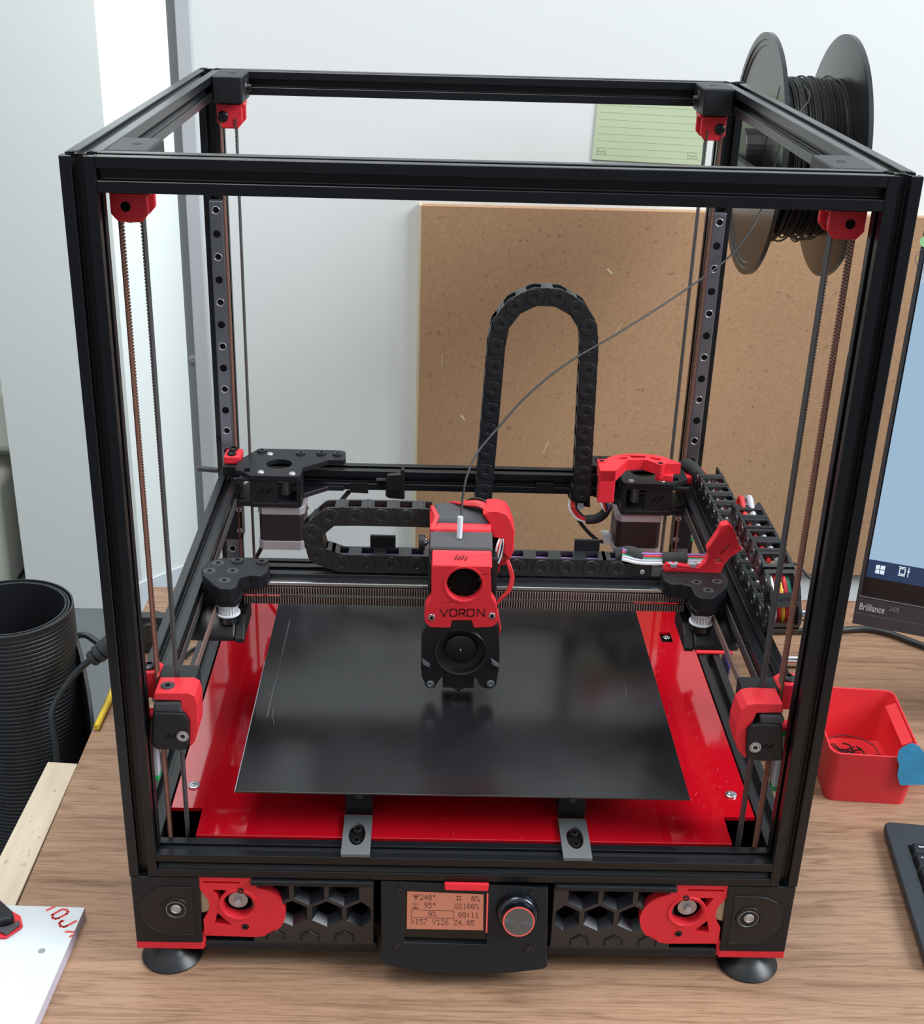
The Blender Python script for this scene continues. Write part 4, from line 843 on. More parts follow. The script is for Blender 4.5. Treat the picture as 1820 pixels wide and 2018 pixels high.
# ---------------- lower front: skirts, drive covers, console, feet
for sx in (-1, 1):
    Xs = lambda a, b: (min(sx*a, sx*b), max(sx*a, sx*b))
    blk = MB().plate([(sx*229.5, -.6), (sx*182.5, -.6), (sx*183.0, -58.5), (sx*229.5, -58.5)], [], (0, 19, 0), (1, 0, 0), (0, 0, 1), 19).build('corner_cover', 'blk', pr, bevel=.8)
    cx = sx*203.0; cz = -30.0
    # shallow D-shaped dish with raised rim
    Dp = [(-sx*22, 18.5)]+[(sx*(22*math.cos(a_)) if 0 else sx*(20.5*math.sin(a_)), 20.5*math.cos(a_)) for a_ in [math.radians(t) for t in range(0, 181, 9)]]+[(-sx*22, -18.5)]
    MB().prism([(cx+sx*22*math.sin(a_), -0.35, cz+21*math.cos(a_)) for a_ in [math.radians(t) for t in range(0, 181, 8)]]+[(cx-sx*15, -0.35, cz-21), (cx-sx*15, -.35, cz+21)], (0, .3, 0)).build('dish', 'blk2', blk)
    rim = [(cx-sx*15, -.2, cz+21)]+[(cx+sx*22*math.sin(a_), -.2, cz+21*math.cos(a_)) for a_ in [math.radians(t) for t in range(0, 181, 8)]]+[(cx-sx*15, -.2, cz-21)]
    MB().tube(rim, .55, 6).build('dish_rim', 'blk', blk, smooth=True)
    MB().lathe((cx-sx*3.2, -.3, cz+2.5), (0, -1, 0), [(0, 9.5), (1.0, 9.2), (1.0, 8), (-.3, 7.6), (-.3, 0)], 28).build('bearing_seat', 'blk2', blk, smooth=True)
    MB().lathe((cx-sx*3.2, -.5, cz+1.5), (0, -1, 0), [(0, 7.1), (.15, 7.0), (.15, 6.7), (-.2, 6.6)], 28).build('bearing_ring', 'silver', blk, smooth=True)
    MB().lathe((cx-sx*3.2, -.6, cz+2.5), (0, -1, 0), [(0, 3.6), (1.0, 3.4), (1.2, 2.6), (.6, 2.3), (1.0, 1.9), (1.0, 0)], 20).build('axle', 'silver', blk, smooth=True)
    st = MB().xy([(sx*229.8, 0.5), (sx*182.5, .5), (sx*182.5, 45), (sx*229.8, 45)], -65, -58.5)
    st.build('red_foot_plate', 'red', pr, bevel=.9)
    MB().box(*Xs(181, 184), 1.5, 20, -64, -50).build('red_step', 'red', pr, bevel=.8)
    # pulley disc peeping out
    MB().cyl((sx*184, 4, -25), (sx*184, 12, -25), 9.5, 28).build('drive_pulley', 'beech_edge', pr)
    # red drive cover
    def m_(P_): return [(sx*x, z) for x, z in P_]
    rc_out = [(186.5, -8.5), (184.5, -.8), (143.5, -.8), (143.5, -9.2), (140, -9.5)]+[(145.5-21.5*math.sin(a_), -31.3+21.8*math.cos(a_)) for a_ in [math.radians(t) for t in range(5, 176, 9)]]+[(146, -53.3), (181.5, -52.5), (181.5, -38), (178.5, -33), (176.6, -27), (177.5, -20), (181.5, -13)]
    holes = [circ(sx*156.5, -24.3, 10.6, 28), circ(sx*152.5, -44, 2.6, 14), circ(sx*154.5, -12.0, 1.9, 12), m_([(174, -11.6), (164, -11.8), (168.8, -21.5)]), m_([(174, -42.4), (161.5, -42.8), (171.5, -32)]), m_([(180, -6.2), (155, -6.2), (155, -4.2), (180, -4.2)])]
    rc = MB().plate(m_(rc_out), holes, (0, 8, 0), (1, 0, 0), (0, 0, 1), 7).build('drive_cover', 'red', pr, bevel=.9, seg=2)
    MB().prism([(sx*x, 8.6, z) for x, z in ((180, -10), (150, -10), (136, -20), (136, -42), (150, -52), (180, -52))], (0, .6, 0)).build('cover_inside', 'dark', rc)
    MB().lathe((sx*156.5, 1.2, -24.3), (0, -1, 0), [(0, 13.6), (.9, 13.2), (.6, 11.6), (-1, 10.7), (-6, 10.6)], 36).build('dish_ring', 'red', rc, smooth=True)
    MB().lathe((sx*157.2, 5, -23.6), (0, -1, 0), [(-3, 6.7), (0, 6.7), (0, 2.6), (3.6, 2.2), (3.8, 0)], 26).build('hub_washer', 'silver', rc, smooth=True)
    for (x, z) in ((152.5, -44), (154.5, -12)): screw((sx*x, 1.6, z), (0, -1, 0), 2.3, rc, 'screw', 1.4)
    # hexagon grille
    gx0, gx1 = 62.5, 147.0
    outer = [(sx*gx0, -2), (sx*gx1, -2), (sx*gx1, -60), (sx*gx0, -60)] if sx > 0 else [(sx*gx1, -2), (sx*gx0, -2), (sx*gx0, -60), (sx*gx1, -60)]
    hx = []; rh = 12.1; pc = 24.2
    hexs = []
    for row, (zc_, off) in enumerate(((-13.0, .5), (-32.0, 0))):
        for k in range(-1, 6):
            c0 = 71.0+(k-off)*pc
            pts = []
            for i in range(6):
                a_ = math.radians(30+60*i); x_ = c0+10.4/.866*math.cos(a_); z_ = zc_+11.2*math.sin(a_); pts.append((x_, z_))
            xs_ = [min(max(x_, gx0+2.2), gx1-2.2) for x_, _ in pts]
            if max(xs_)-min(xs_) < 5: continue
            pts = [(sx*xx, min(z_, -6.4)) for xx, (_, z_) in zip(xs_, pts)]
            hexs.append(pts)
    # gather clean outlines (drop repeated points)
    clean = []
    for hpts in hexs:
        cl = []
        for q in hpts:
            if not cl or (abs(q[0]-cl[-1][0])+abs(q[1]-cl[-1][1])) > .05: cl.append(q)
        if len(cl) > 2 and (abs(cl[0][0]-cl[-1][0])+abs(cl[0][1]-cl[-1][1])) < .05: cl.pop()
        if len(cl) > 2: clean.append(cl)
    gr = MB().plate(outer, clean, (0, 9.0, 0), (1, 0, 0), (0, 0, 1), 7.5).build('hex_grille', 'lav', pr, bevel=.5, seg=2)
    lin = MB()
    for cl in clean:
        gx = sum(q[0] for q in cl)/len(cl); gz_ = sum(q[1] for q in cl)/len(cl); n_ = len(cl)
        A_ = [(q[0], 1.55, q[1]) for q in cl]; B_ = [(gx+(q[0]-gx)*.62, 9, gz_+(q[1]-gz_)*.62) for q in cl]
        lin.add(A_+B_, [(i, (i+1) % n_, n_+(i+1) % n_, n_+i) for i in range(n_)])
    lin.build('hole_lining', 'facet', gr)
    for k in range(0, 4):
        c0 = 71.0+(k+.5)*pc
        if gx0+8 < c0 < gx1-14:
            MB().tube([(sx*(c0-6.2), .9, -56), (sx*(c0-6.2), .9, -51), (sx*c0, .9, -47), (sx*(c0+6.2), .9, -51), (sx*(c0+6.2), .9, -56)], .6, 5).build('hex_ridge', 'blk', gr)
    MB().box(*Xs(gx0+.5, gx1), -2.5, 4, -4.8, -.8).build('top_lip', 'blk', gr, bevel=.8)
    MB().box(*Xs(60, 181.5), 1, 12, -66, -58).build('bottom_rail', 'blk', pr, bevel=1.5)
    # foot
    for yy in (12.5, 440):
        MB().lathe((sx*207.5, yy, TZ), (0, 0, 1), [(0, 0), (0, 21.2), (1.6, 21.8), (4.5, 19.5), (8.2, 14.5), (11.5, 10.4), (15, 9.2), (15, 0)], 44).build('rubber_foot', 'blk2', pr, smooth=True)
    if 1: MB().xy([(sx*229.8, 415), (sx*182.5, 415), (sx*182.5, 459), (sx*229.8, 459)], -65, -.5).build('rear_corner_block', 'blk2', pr)
    MB().box(*Xs(224, 229.5), 19.5, 415, -60, -1).build('side_skirt', 'blk2', pr)
MB().box(-183, 183, 450, 458, -60, -1).build('rear_skirt', 'blk2', pr)
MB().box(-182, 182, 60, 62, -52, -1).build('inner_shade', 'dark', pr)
MB().tube(smoothpath([at(590, 1757, 'y', 12), at(603, 1765, 'y', 11), at(614, 1770, 'y', 13), at(628, 1764, 'y', 12)], 5), 1.8, 6).build('blue_ribbon', 'bluewire', pr, smooth=True)
# console
Oc = Vector((0, -1.0, -1.0)); Vc = Vector((0, -15.5, -62)).normalized(); Uc = Vector((1, 0, 0)); Nc = Vector((0, 1, 0)) ; Nc = (Uc.cross(-Vc)).normalized()
if Nc.y > 0: Nc = -Nc
def cp(u, v, d=0.0): return Oc+Uc*u+Vc*v+Nc*d
def cpx(px, py): 
    q = hit(px, py, Oc, Nc)-Oc; return (q.dot(Uc), q.dot(Vc))
cout = [cpx(750, 1737), cpx(1080, 1750), cpx(1080, 1760), cpx(1077, 1890), cpx(1078, 1905), cpx(1070, 1910), cpx(1030, 1915), cpx(985, 1919), cpx(930, 1920.5), cpx(880, 1919), cpx(830, 1915), cpx(790, 1908), cpx(756, 1901), cpx(749, 1890), cpx(751, 1850)]
win = [cpx(797, 1756), cpx(961, 1763), cpx(958, 1862), cpx(796, 1857)]
cout = [(u, -v) for u, v in cout]; win = [(u, -v) for u, v in win]
cs = MB().plate(cout, [win], cp(0, 0, -6), Uc, -Vc, 6)
cs = cs.build('control_console', 'blk', pr, bevel=1.3, seg=3)
MB().prism([cp(-56, 3, -6), cp(56, 3, -6), cp(56, 3, -30), cp(-56, 3, -30)], Vc*52).build('console_body', 'blk2', cs)
wq = [cp(u, -v, -5.0) for u, v in win]
MB().prism(wq, Nc*.8).build('screen_bezel', 'glassdark', cs)
lp = [cpx(802, 1762), cpx(953, 1768), cpx(952, 1838.5), cpx(801, 1836)]
MB().prism([cp(u, v, -4.2) for u, v in lp], Nc*.4).build('screen', 'lcd', cs)
MB().prism([cp(*cpx(959, 1760), .1), cp(*cpx(962, 1760), .1), cp(*cpx(959.6, 1838), .1), cp(*cpx(957, 1838), .1)], Nc*.3).build('glow_edge', 'redglow', cs)
lt = MB()
def ltxt(s_, px, py, size, sxx=1.25):
    u, v = cpx(px, py); lt.text(s_, size, cp(u, v, -3.78), Uc-Vc*0.0, -Vc, 0.06, 'LEFT', sx=sxx, bold=.05)
FONT5 = {'0': '0E11191513110E', '1': '040C040404040E', '2': '0E11010204081F', '3': '1F02040201110E', '4': '02060A121F0202', '5': '1F101E0101110E', '6': '0608101E11110E', '7': '1F010204080808', '9': '0E11110F01020C',
 '%': '18190204081303', ':': '000C0C000C0C00', '.': '0000000000000C0C'[:14], 'X': '11110A040A1111', 'Y': '1111110A040404', 'Z': '1F01020408101F', ' ': '00000000000000', '°': '0E0A0E00000000'}
def ltext(s_, x0, x1, y):
    n = len(s_)*6-1; pw = (x1-x0)/n; ph = 1.55
    for ci, ch in enumerate(s_):
        hx_ = FONT5[ch]
        for r_ in range(7):
            row = int(hx_[r_*2:r_*2+2] or '0', 16)
            for c_ in range(5):
                if row >> (4-c_) & 1:
                    xx = x0+(ci*6+c_)*pw; yy = y-3.5*ph+r_*ph+(xx-x0)*.027
                    lt.prism([cp(*cpx(px_, py_), -3.78) for px_, py_ in ((xx, yy), (xx+pw, yy), (xx+pw, yy+ph), (xx, yy+ph))], Nc*.05)
ltext('240°', 827, 859, 1773); ltext('95°', 835, 859, 1789); ltext('0%', 929, 945, 1776); ltext('100%', 912, 944, 1791)
ltext('0%', 844, 859, 1806); ltext('00:11', 903, 943, 1808); ltext('X157 Y126 Z4.05', 809, 935, 1821)
def lbox(px0, py0, px1, py1, t=.5, dy=.027):
    a_ = [cpx(px0, py0), cpx(px1, py0+(px1-px0)*dy), cpx(px1, py1+(px1-px0)*dy), cpx(px0, py1)]
    for i in range(4):
        p0, p1 = a_[i], a_[(i+1) % 4]; lt.tube([cp(*p0, -3.78), cp(*p1, -3.78)], t/2, 4)
lbox(810, 1798, 894, 1813)
def lpoly(P_): lt.prism([cp(*cpx(x, y), -3.78) for x, y in P_], Nc*.06)
for k in range(3): lpoly([(813+k, 1768+k*2.6), (825-k, 1768.3+k*2.6), (825-k, 1769.9+k*2.6), (813+k, 1769.6+k*2.6)])
lpoly([(817, 1776), (821, 1776), (819.5, 1779), (818.5, 1779)])
for k in range(3): lpoly([(813+k*4.5, 1784), (814.3+k*4.5, 1784), (815+k*4.5, 1790), (813.7+k*4.5, 1790)])
lpoly([(811, 1794.5), (818, 1792), (825, 1795), (825, 1796), (811, 1795.6)])
for a_ in range(4):
    t = math.radians(45+90*a_); cx_, cy_ = 904+4*math.cos(t), 1775+4*math.sin(t)
    lpoly([(cx_-1.8, cy_-1.4), (cx_+1.6, cy_-1.8), (cx_+1.9, cy_+1.2), (cx_-1.4, cy_+1.8)])
lbox(895, 1786, 910, 1796, .35); 
for k in range(3): lpoly([(897+k*4.2, 1788.5), (899.4+k*4.2, 1788.6), (899.4+k*4.2, 1790), (897+k*4.2, 1790)]); lpoly([(897+k*4.2, 1792.3), (899.4+k*4.2, 1792.4), (899.4+k*4.2, 1794), (897+k*4.2, 1794)])
lt.build('screen_readout', 'lcdink', cs)
for px, py in ((787, 1756), (784, 1864), (1049, 1762), (1043, 1870)):
    c_ = cp(*cpx(px, py), 0); MB().lathe(c_, Nc, [(-.1, 3.1), (.8, 2.9), (.8, 1.7), (.1, 1.5), (.1, 0)], 18).build('screw', 'knob', cs, smooth=True)
rt = [(875, 1737), (963, 1739), (961, 1754), (876, 1752)]
MB().prism([cp(*cpx(x, y), -.5) for x, y in rt], Nc*3).build('red_tab', 'red', cs, bevel=.8, seg=2)
kc = cp(*cpx(1019, 1797), 0)
kb_ = MB().lathe(kc, Nc, [(0, 15.0), (2.2, 14.6), (6, 13.6), (7.0, 12.6), (7.2, 11.2), (14, 10.9), (14.6, 10.4), (14.6, 0)], 48).build('knob', 'knob', cs, smooth=True)
MB().lathe(kc+Nc*14.6, Nc, [(-.5, 10.9), (.15, 10.8), (.25, 10.2), (.05, 9.9)], 40).build('knob_ring', 'redglow', cs, smooth=True)
kf = MB(); c_ = kc+Nc*14.7
for k in range(24):
    a0 = 2*math.pi*k/24; a1 = 2*math.pi*(k+1)/24
    kf.add([c_, c_+(Uc*math.cos(a0)-Vc*math.sin(a0))*9.8, c_+(Uc*math.cos(a1)-Vc*math.sin(a1))*9.8+Nc*(.0)], [(0, 1, 2)])
kfm = kf.build('knob_face', 'steel', cs)
m = M['knobface'] = mat('turned_black_metal', srgb(120, 128, 136), 0.30, 0.9)
nt_ = m.node_tree; b_ = nt_.nodes['Principled BSDF']; tg = nt_.nodes.new('ShaderNodeTangent'); b_.inputs['Anisotropic'].default_value = .9
kfm.data.materials[0] = m

# ================================================================== SPOOL AND FILAMENT
SC = Vector((277.0, 576, 401)); SR = 111.0
hold = MB().box(211, 262, 459, 468, 380, 405).yz([(460, 380), (590, 386), (590, 402), (460, 405)], 250, 260).cyl((262, 576, 401), (356, 576, 401), 25.6, 32).build('spool_holder', 'blk2', pr, bevel=1)
spl = thing('filament_spool', 'black spool half wound with black filament behind the right rear post', 'spool', SC)
def flange(x0, s_):
    return MB().lathe((x0, SC.y, SC.z), (s_, 0, 0), [(0, 26), (0, SR-12), (1.2, SR-11), (1.2, SR-7), (2.6, SR-6), (2.6, SR), (-1.5, SR), (-2.0, SR-2), (-2.0, 26)], 72, closed=True)
fl = flange(SC.x, -1).build('flange', 'spool', spl, smooth=True)
MB().prism([(SC.x-.1, SC.y-60, SC.z+70), (SC.x-.1, SC.y-59.4, SC.z+70), (SC.x-.1, SC.y-29.4, SC.z+10), (SC.x-.1, SC.y-30, SC.z+10)], (-.25, 0, 0)).build('seam', 'dark', fl)
flange(SC.x+73, 1).build('flange', 'spool', spl, smooth=True)
MB().lathe((SC.x+2, SC.y, SC.z), (1, 0, 0), [(0, 26), (0, 58), (69, 58), (69, 26)], 40, closed=True).build('core', 'spool', spl, smooth=True)
wd = MB()
for k in range(74):
    x = SC.x+4+66*k/73; r = 70+random.uniform(-2.2, 2.2)+(2 if k % 9 == 0 else 0); tl = random.uniform(-1.6, 1.6); ph = random.uniform(0, 6.28)
    wd.tube([(x+tl*math.sin(a_+ph), SC.y+r*math.cos(a_), SC.z+r*math.sin(a_)) for a_ in [2*math.pi*i/40 for i in range(40)]], .9, 5, closed=True)
for k in range(14):    # loose turns sagging at the bottom
    x = SC.x+random.uniform(8, 60); r = 72; dr = random.uniform(1, 7); tl = random.uniform(-5, 5)
    wd.tube([(x+tl*math.sin(2*a_), SC.y+(r+dr*max(0, -math.sin(a_)))*math.cos(a_), SC.z+(r+dr*max(0, -math.sin(a_)))*math.sin(a_)) for a_ in [2*math.pi*i/40 for i in range(40)]], .9, 5, closed=True)
MB().lathe((SC.x+4, SC.y, SC.z), (1, 0, 0), [(0, 58), (0, 69), (65, 69), (65, 58)], 40, closed=True).build('wound_filament_core', 'wirek', spl)
wd = wd.build('wound_filament', 'fil', spl, smooth=True); wd['kind'] = 'stuff'
fp = [(908.5, 1014, 164.8), (911, 985, 172), (919, 940, 182), (940, 893, 198), (975, 850, 220), (1040, 778, 262), (1120, 714, 305), (1220, 655, 350), (1340, 578, 395), (1430, 512, 424), (1478, 455, 440), (1500, 412, 452), (1520, 350, 460), (1545, 260, 470)]
pts = [at(x, y, 'y', yy) for x, y, yy in fp]+[Vector((300, 500, 462)), Vector((305, 540, 470))]
fo = MB().tube(smoothpath(pts, 8), .9, 8).build('filament_strand', 'fil', None, smooth=True, loc=(150, 350, 300))
tag(fo, 'thin black filament strand running from the spool down to the print head', 'filament')

# ================================================================== MONITOR
mnb = thing('monitor', 'black computer monitor standing at the right edge behind the printer', 'monitor', (620, 290, TZ))
yaw = math.radians(-21.5); tilt = math.radians(3.7)
Um = Vector((math.cos(yaw), math.sin(yaw), 0)); Vm = Vector((0, 0, 1)); Nm = Vector((math.sin(yaw), -math.cos(yaw), 0))
Vm = (Vector((0, 0, 1))*math.cos(tilt)-Nm*math.sin(tilt)).normalized(); Nm = Um.cross(Vm).normalized()
Om = at(1678, 1228, 'y', 350)
def mp_(u, v, d=0): return Om+Um*u+Vm*v+Nm*d
WM, HM = 556.0, 384.0
def mpoly(P_, d, t, name, m, bevel=0.0): return MB().prism([mp_(u, v, d) for u, v in P_], Nm*t).build(name, m, mnb, bevel=bevel)
def mq(px, py): 
    q = hit(px, py, Om, Nm)-Om; return q.dot(Um), q.dot(Vm)
def mv(px, py): return mq(px, py)[1]
BU = mq(1712, 1101)[0]; V1 = mv(1694, 1173); V2 = mv(1684, 1206); VT0 = mv(1707, 1136); VT1 = mv(1711, 1101); HM = mv(1812, 402); VS = mv(1806, 490); VB = mv(1805, 460)
mpoly(rrect(0, WM, 0, HM, 5), -32, 32, 'housing', 'bezel', 1.2)
mpoly([(3.5, V1), (WM-8, V1), (WM-8, HM-4), (3.5, HM-4)], 0.05, .3, 'screen_black', 'scrblk')
mpoly([(BU, VT1), (WM-14, VT1), (WM-14, VS-28), (BU, VS-28)], .3, .35, 'screen', 'scr')
mpoly([(BU, VS-28), (WM-14, VS-28), (WM-14, VS), (BU, VS)], .3, .35, 'toolbar', 'scrpale')
mpoly([(BU, VS), (WM-14, VS), (WM-14, VS+12), (BU, VS+12)], .3, .35, 'title_bar', 'scrtop')
mpoly([(BU, VT0), (WM-14, VT0), (WM-14, VT1), (BU, VT1)], .3, .35, 'taskbar', 'taskbar')
mpoly([(2, V1-.8), (WM-2, V1-.8), (WM-2, V1), (2, V1)], 0, .5, 'bezel_line', 'printd')
mpoly([(0, 0), (WM, 0), (WM, V2), (0, V2)], -.2, .8, 'chin', 'bezel', .4)
mx = MB(); u, v = mq(1733, 1122)
for du in (-4.2, .35):
    for dv in (-4.0, .35):
        mx.prism([mp_(u+du+(.6 if du < 0 else 0), v+dv, .7), mp_(u+du+3.9, v+dv-(0.3 if dv < 0 else 0), .7), mp_(u+du+3.9, v+dv+3.7+(0.4 if dv > 0 else 0), .7), mp_(u+du+(.6 if du < 0 else 0), v+dv+3.6, .7)], Nm*.05)
u, v = mq(1779, 1126)
for (a0, b0, a1, b1) in ((-4, -4.5, 2, -3.6), (-4, 3.6, 2, 4.5), (-3.5, -3, -2.7, 3), (1.2, -3, 2, 3), (-3.5, 2.2, 2, 3), (-3.5, -3, 2, -2.2), (4.2, -4.8, 4.9, 4.8), (3.7, 0, 5.4, 1.8)):
    mx.prism([mp_(u+a0, v+b0, .7), mp_(u+a1, v+b0, .7), mp_(u+a1, v+b1, .7), mp_(u+a0, v+b1, .7)], Nm*.05)
mx.build('taskbar_icons', 'scrwhite', mnb)
u, v = mq(1823, 476); MB().lathe(mp_(u, v, .68), Nm, [(0, 4.6), (.06, 4.6), (.06, 0)], 24).build('green_icon', 'scrgreen', mnb)
u, v = mq(1823, 510); MB().tube([mp_(u+8*math.cos(a_), v+8*math.sin(a_), .7) for a_ in [2*math.pi*i/28 for i in range(28)]], .25, 4, closed=True).prism([mp_(u-4, v, .7), mp_(u, v+4, .7), mp_(u, v+2.8, .7), mp_(u-2.6, v, .7), mp_(u, v-2.8, .7), mp_(u, v-4, .7)], Nm*.05).build('back_button_icon', 'scrdark', mnb)
u, v = mq(1693, 1193)
MB().text('Brilliance', 9.6, mp_(u-.2, v-.8, .3), Um, Vm, .2, 'LEFT', sx=.64, bold=.08).build('maker_lettering', 'print', mnb)
u, v = mq(1751, 1199)
MB().text('240B', 7.2, mp_(u, v-.4, .3), Um, Vm, .2, 'LEFT', sx=.62).build('type_lettering', 'printd', mnb)
mpoly([(225, 40), (331, 40), (331, 200), (225, 200)], -60, 30, 'stand_neck', 'bezel', 3)
c_ = mp_(278, 0, -60); 
MB().box(c_.x-35, c_.x+35, c_.y+5, c_.y+25, TZ+8, 150).build('stand_column', 'bezel', mnb, bevel=3)
MB().box(c_.x-140, c_.x+120, c_.y-110, c_.y+60, TZ, TZ+10).build('stand_base', 'bezel', mnb, bevel=3)

# ================================================================== BIN, TAPE, KEYBOARD, CABLES
bn = thing('parts_bin', 'open red plastic bin holding filament scraps between printer and keyboard', 'bin', (362, 252, TZ))
yb = math.radians(-4.5); cy, sy = math.cos(yb), math.sin(yb); OB = Vector((315.5, 208, TZ))
def bp2(u, v, z): return Vector((OB.x+u*cy-v*sy, OB.y+u*sy+v*cy, z))
def ring(x0, x1, y0, y1, z, r): return [bp2(p[0], p[1], z) for p in rrect(x0, x1, y0, y1, r, 5)]
def loft(rings, close_bottom=None):
    m = MB(); n = len(rings[0]); vs = [p for r in rings for p in r]; fs = []
    for j in range(len(rings)-1):
        for i in range(n): fs.append((j*n+i, j*n+(i+1) % n, (j+1)*n+(i+1) % n, (j+1)*n+i))
    if close_bottom is not None: fs += [tuple(range(n)), tuple(range((len(rings)-1)*n, len(rings)*n))]
    return m.add(vs, fs)
zt = -27
rg = [ring(2, 71, 2, 98, TZ, 8), ring(-1.5, 75.5, -5, 104, zt-1, 9), ring(-1.5, 75.5, -5, 104, zt, 9), ring(0.2, 73.8, -3.2, 102.2, zt, 7.5), ring(4, 69, 4, 96, TZ+2.2, 6.5)]
loft(rg, True).build('tub', 'binred', bn, bevel=.3, seg=1, smooth=True)
MB().prism([bp2(73, 22, zt-1), bp2(73, 84, zt-1), bp2(64, 84, zt-5), bp2(64, 22, zt-5)], (0, 0, -1.5)).build('label_flap', 'binred', bn, bevel=.3)
sp = thing('filament_scraps', 'tangle of black filament scraps lying inside the red bin', 'scraps', bp2(30, 45, TZ+2.4))
sp['kind'] = 'stuff'
scp = MB(); random.seed(11)
for k in range(34):
    c0 = bp2(32+random.uniform(-5, 5), 48+random.uniform(-5, 5), TZ+6); P_ = [c0]
    a_ = random.uniform(0, 6.28)
    for j in range(5):
        a_ += random.uniform(-1.1, 1.1); c0 = c0+Vector((math.cos(a_)*6.5, math.sin(a_)*6.5, random.uniform(-2, 2.5))); c0.z = max(TZ+3.4, c0.z); P_.append(c0)
    scp.tube(smoothpath(P_, 4), .7, 5)
for k in range(14):
    c0 = bp2(30, 44, TZ+7); scp.tube(smoothpath([c0+Vector((random.uniform(-4, 4), random.uniform(-6, 5), random.uniform(-2.6, 3))) for _ in range(6)], 4), .9, 5)
scp.tube([bp2(34+25*math.cos(a_), 62+20*math.sin(a_), TZ+12+3*math.sin(a_)) for a_ in [math.radians(t) for t in range(-60, 200, 10)]], .5, 5)
scp.build('filament_bits', 'wirek', sp)
tp = MB(); tin = [(1770, 1479), (1776, 1473), (1790, 1466), (1799, 1465), (1810, 1470), (1822, 1484), (1850, 1486), (1852, 1546), (1810, 1546), (1776, 1547), (1772, 1545), (1768, 1532), (1768, 1522), (1771, 1508), (1767, 1495)]
nfront = Vector((sy*0+math.sin(-yb), math.cos(yb), 0.13)); nfront = Vector((-sy, cy, 0))
Ot = bp2(60, -6.6, zt)
Nt = Vector((sy, -cy, -.06)).normalized()
tq = [hit(x, y, Ot, Nt) for x, y in tin]
o = MB().prism(tq, Nt*.35).build('masking_tape', 'tape', None, loc=(390, 203, -50))
tag(o, 'torn piece of blue masking tape stuck on the front corner of the red bin', 'tape')
# keyboard
kb = thing('keyboard', 'black keyboard lying on the desk at the lower right edge', 'keyboard', (560, 70, TZ))
yk = math.radians(-6.8); ck, sk_ = math.cos(yk), math.sin(yk); OK_ = Vector((353.5, 167.5, TZ))
def kp(u, v, z): return Vector((OK_.x+u*ck+v*sk_, OK_.y+u*sk_-v*ck, z))
def kprism(x0, x1, y0, y1, z0, z1, r=None):
    P_ = rrect(x0, x1, y0, y1, r, 5) if r else [(x0, y0), (x1, y0), (x1, y1), (x0, y1)]
    return MB().prism([kp(p[0], p[1], z0) for p in P_], (0, 0, z1-z0))
kprism(0, 430, 0, 165, TZ+3.5, TZ+11, 7).build('case', 'kb', kb, bevel=1.6, seg=3)
kprism(6, 424, 6, 159, TZ, TZ+3.5, 5).build('underside', 'kb', kb)
kprism(14, 414, 30, 140, TZ+11, TZ+11.15).build('key_well', 'dark', kb)
kk = 0; legends = {(0, 0): 'esc', (1, 0): '^'}
for r_i in range(6):
    v0 = 31+r_i*18.4; hh_ = 13.0 if r_i == 0 else 16.0
    if r_i > 0: v0 = 31+14.6+(r_i-1)*18.4
    for c_i in range(21):
        uu = 15.5+(0 if r_i < 2 else (4, 7, 10, 0)[min(3, r_i-2)] if c_i else 0)+c_i*18.6
        wd_ = 15.8+((4, 7, 10, 0)[min(3, r_i-2)] if (r_i >= 2 and c_i == 0) else 0)
        k_ = MB(); a_ = [kp(uu, v0, TZ+11.2), kp(uu+wd_, v0, TZ+11.2), kp(uu+wd_, v0+hh_, TZ+11.2), kp(uu, v0+hh_, TZ+11.2)]
        b_ = [kp(uu+1.4, v0+1.0, TZ+15.2), kp(uu+wd_-1.4, v0+1.0, TZ+15.2), kp(uu+wd_-1.4, v0+hh_-2.2, TZ+15.0), kp(uu+1.4, v0+hh_-2.2, TZ+15.0)]
        ko = k_.add(a_+b_, [(0, 1, 2, 3), (4, 5, 6, 7), (0, 1, 5, 4), (1, 2, 6, 5), (2, 3, 7, 6), (3, 0, 4, 7)]).build('key', 'key', kb, bevel=.6)
        if (r_i, c_i) in legends:
            MB().text(legends[(r_i, c_i)], 4.2, kp(uu+(7.5 if r_i == 0 else 5), v0+5, TZ+15.15), (ck, sk_, 0), (-sk_, ck, 0), .12, bold=.06).build('legend', 'print', ko)
# black cables behind, on the right
def cable(name, P_, r, m, label, cat='cable', seg=8, **kw):
    o = MB().tube(smoothpath(P_, seg), r, 10).build(name, m, None, smooth=True, loc=P_[len(P_)//2]); return tag(o, label, cat)
zc_ = TZ+4.0
cable('power_cable', [at(1500, 1243, 'z', zc_), at(1580, 1243, 'z', zc_), at(1640, 1243, 'z', zc_), at(1700, 1239, 'z', zc_), at(1745, 1246, 'z', zc_), at(1790, 1262, 'z', zc_), at(1840, 1280, 'z', zc_)], 3.4, 'cable', 'thick black cable lying on the desk under the monitor')
cable('thin_cable', [at(1540, 1120, 'y', 600), at(1552, 1112, 'y', 600), at(1568, 1112, 'y', 598), at(1582, 1124, 'y', 592), at(1600, 1142, 'y', 589), Vector((440, 585, -76))], 1.6, 'cable', 'thin dark cable curving against the wall right of the printer')
# two chrome rods
for k, (x0, x1, yy) in enumerate(((1556, 1592, 1210), (1543, 1580, 1302))):
    a_ = at(x0-30, yy, 'z', TZ+6); b_ = at(x1+15, yy+1, 'z', TZ+6)
    o = MB().cyl(a_, b_, 6.0, 24).build('chrome_tube', 'chrome', None, smooth=True, loc=(a_+b_)/2)
    tag(o, ('farther of two polished chrome tubes lying right of the printer', 'nearer of two polished chrome tubes lying right of the printer')[k], 'tube')
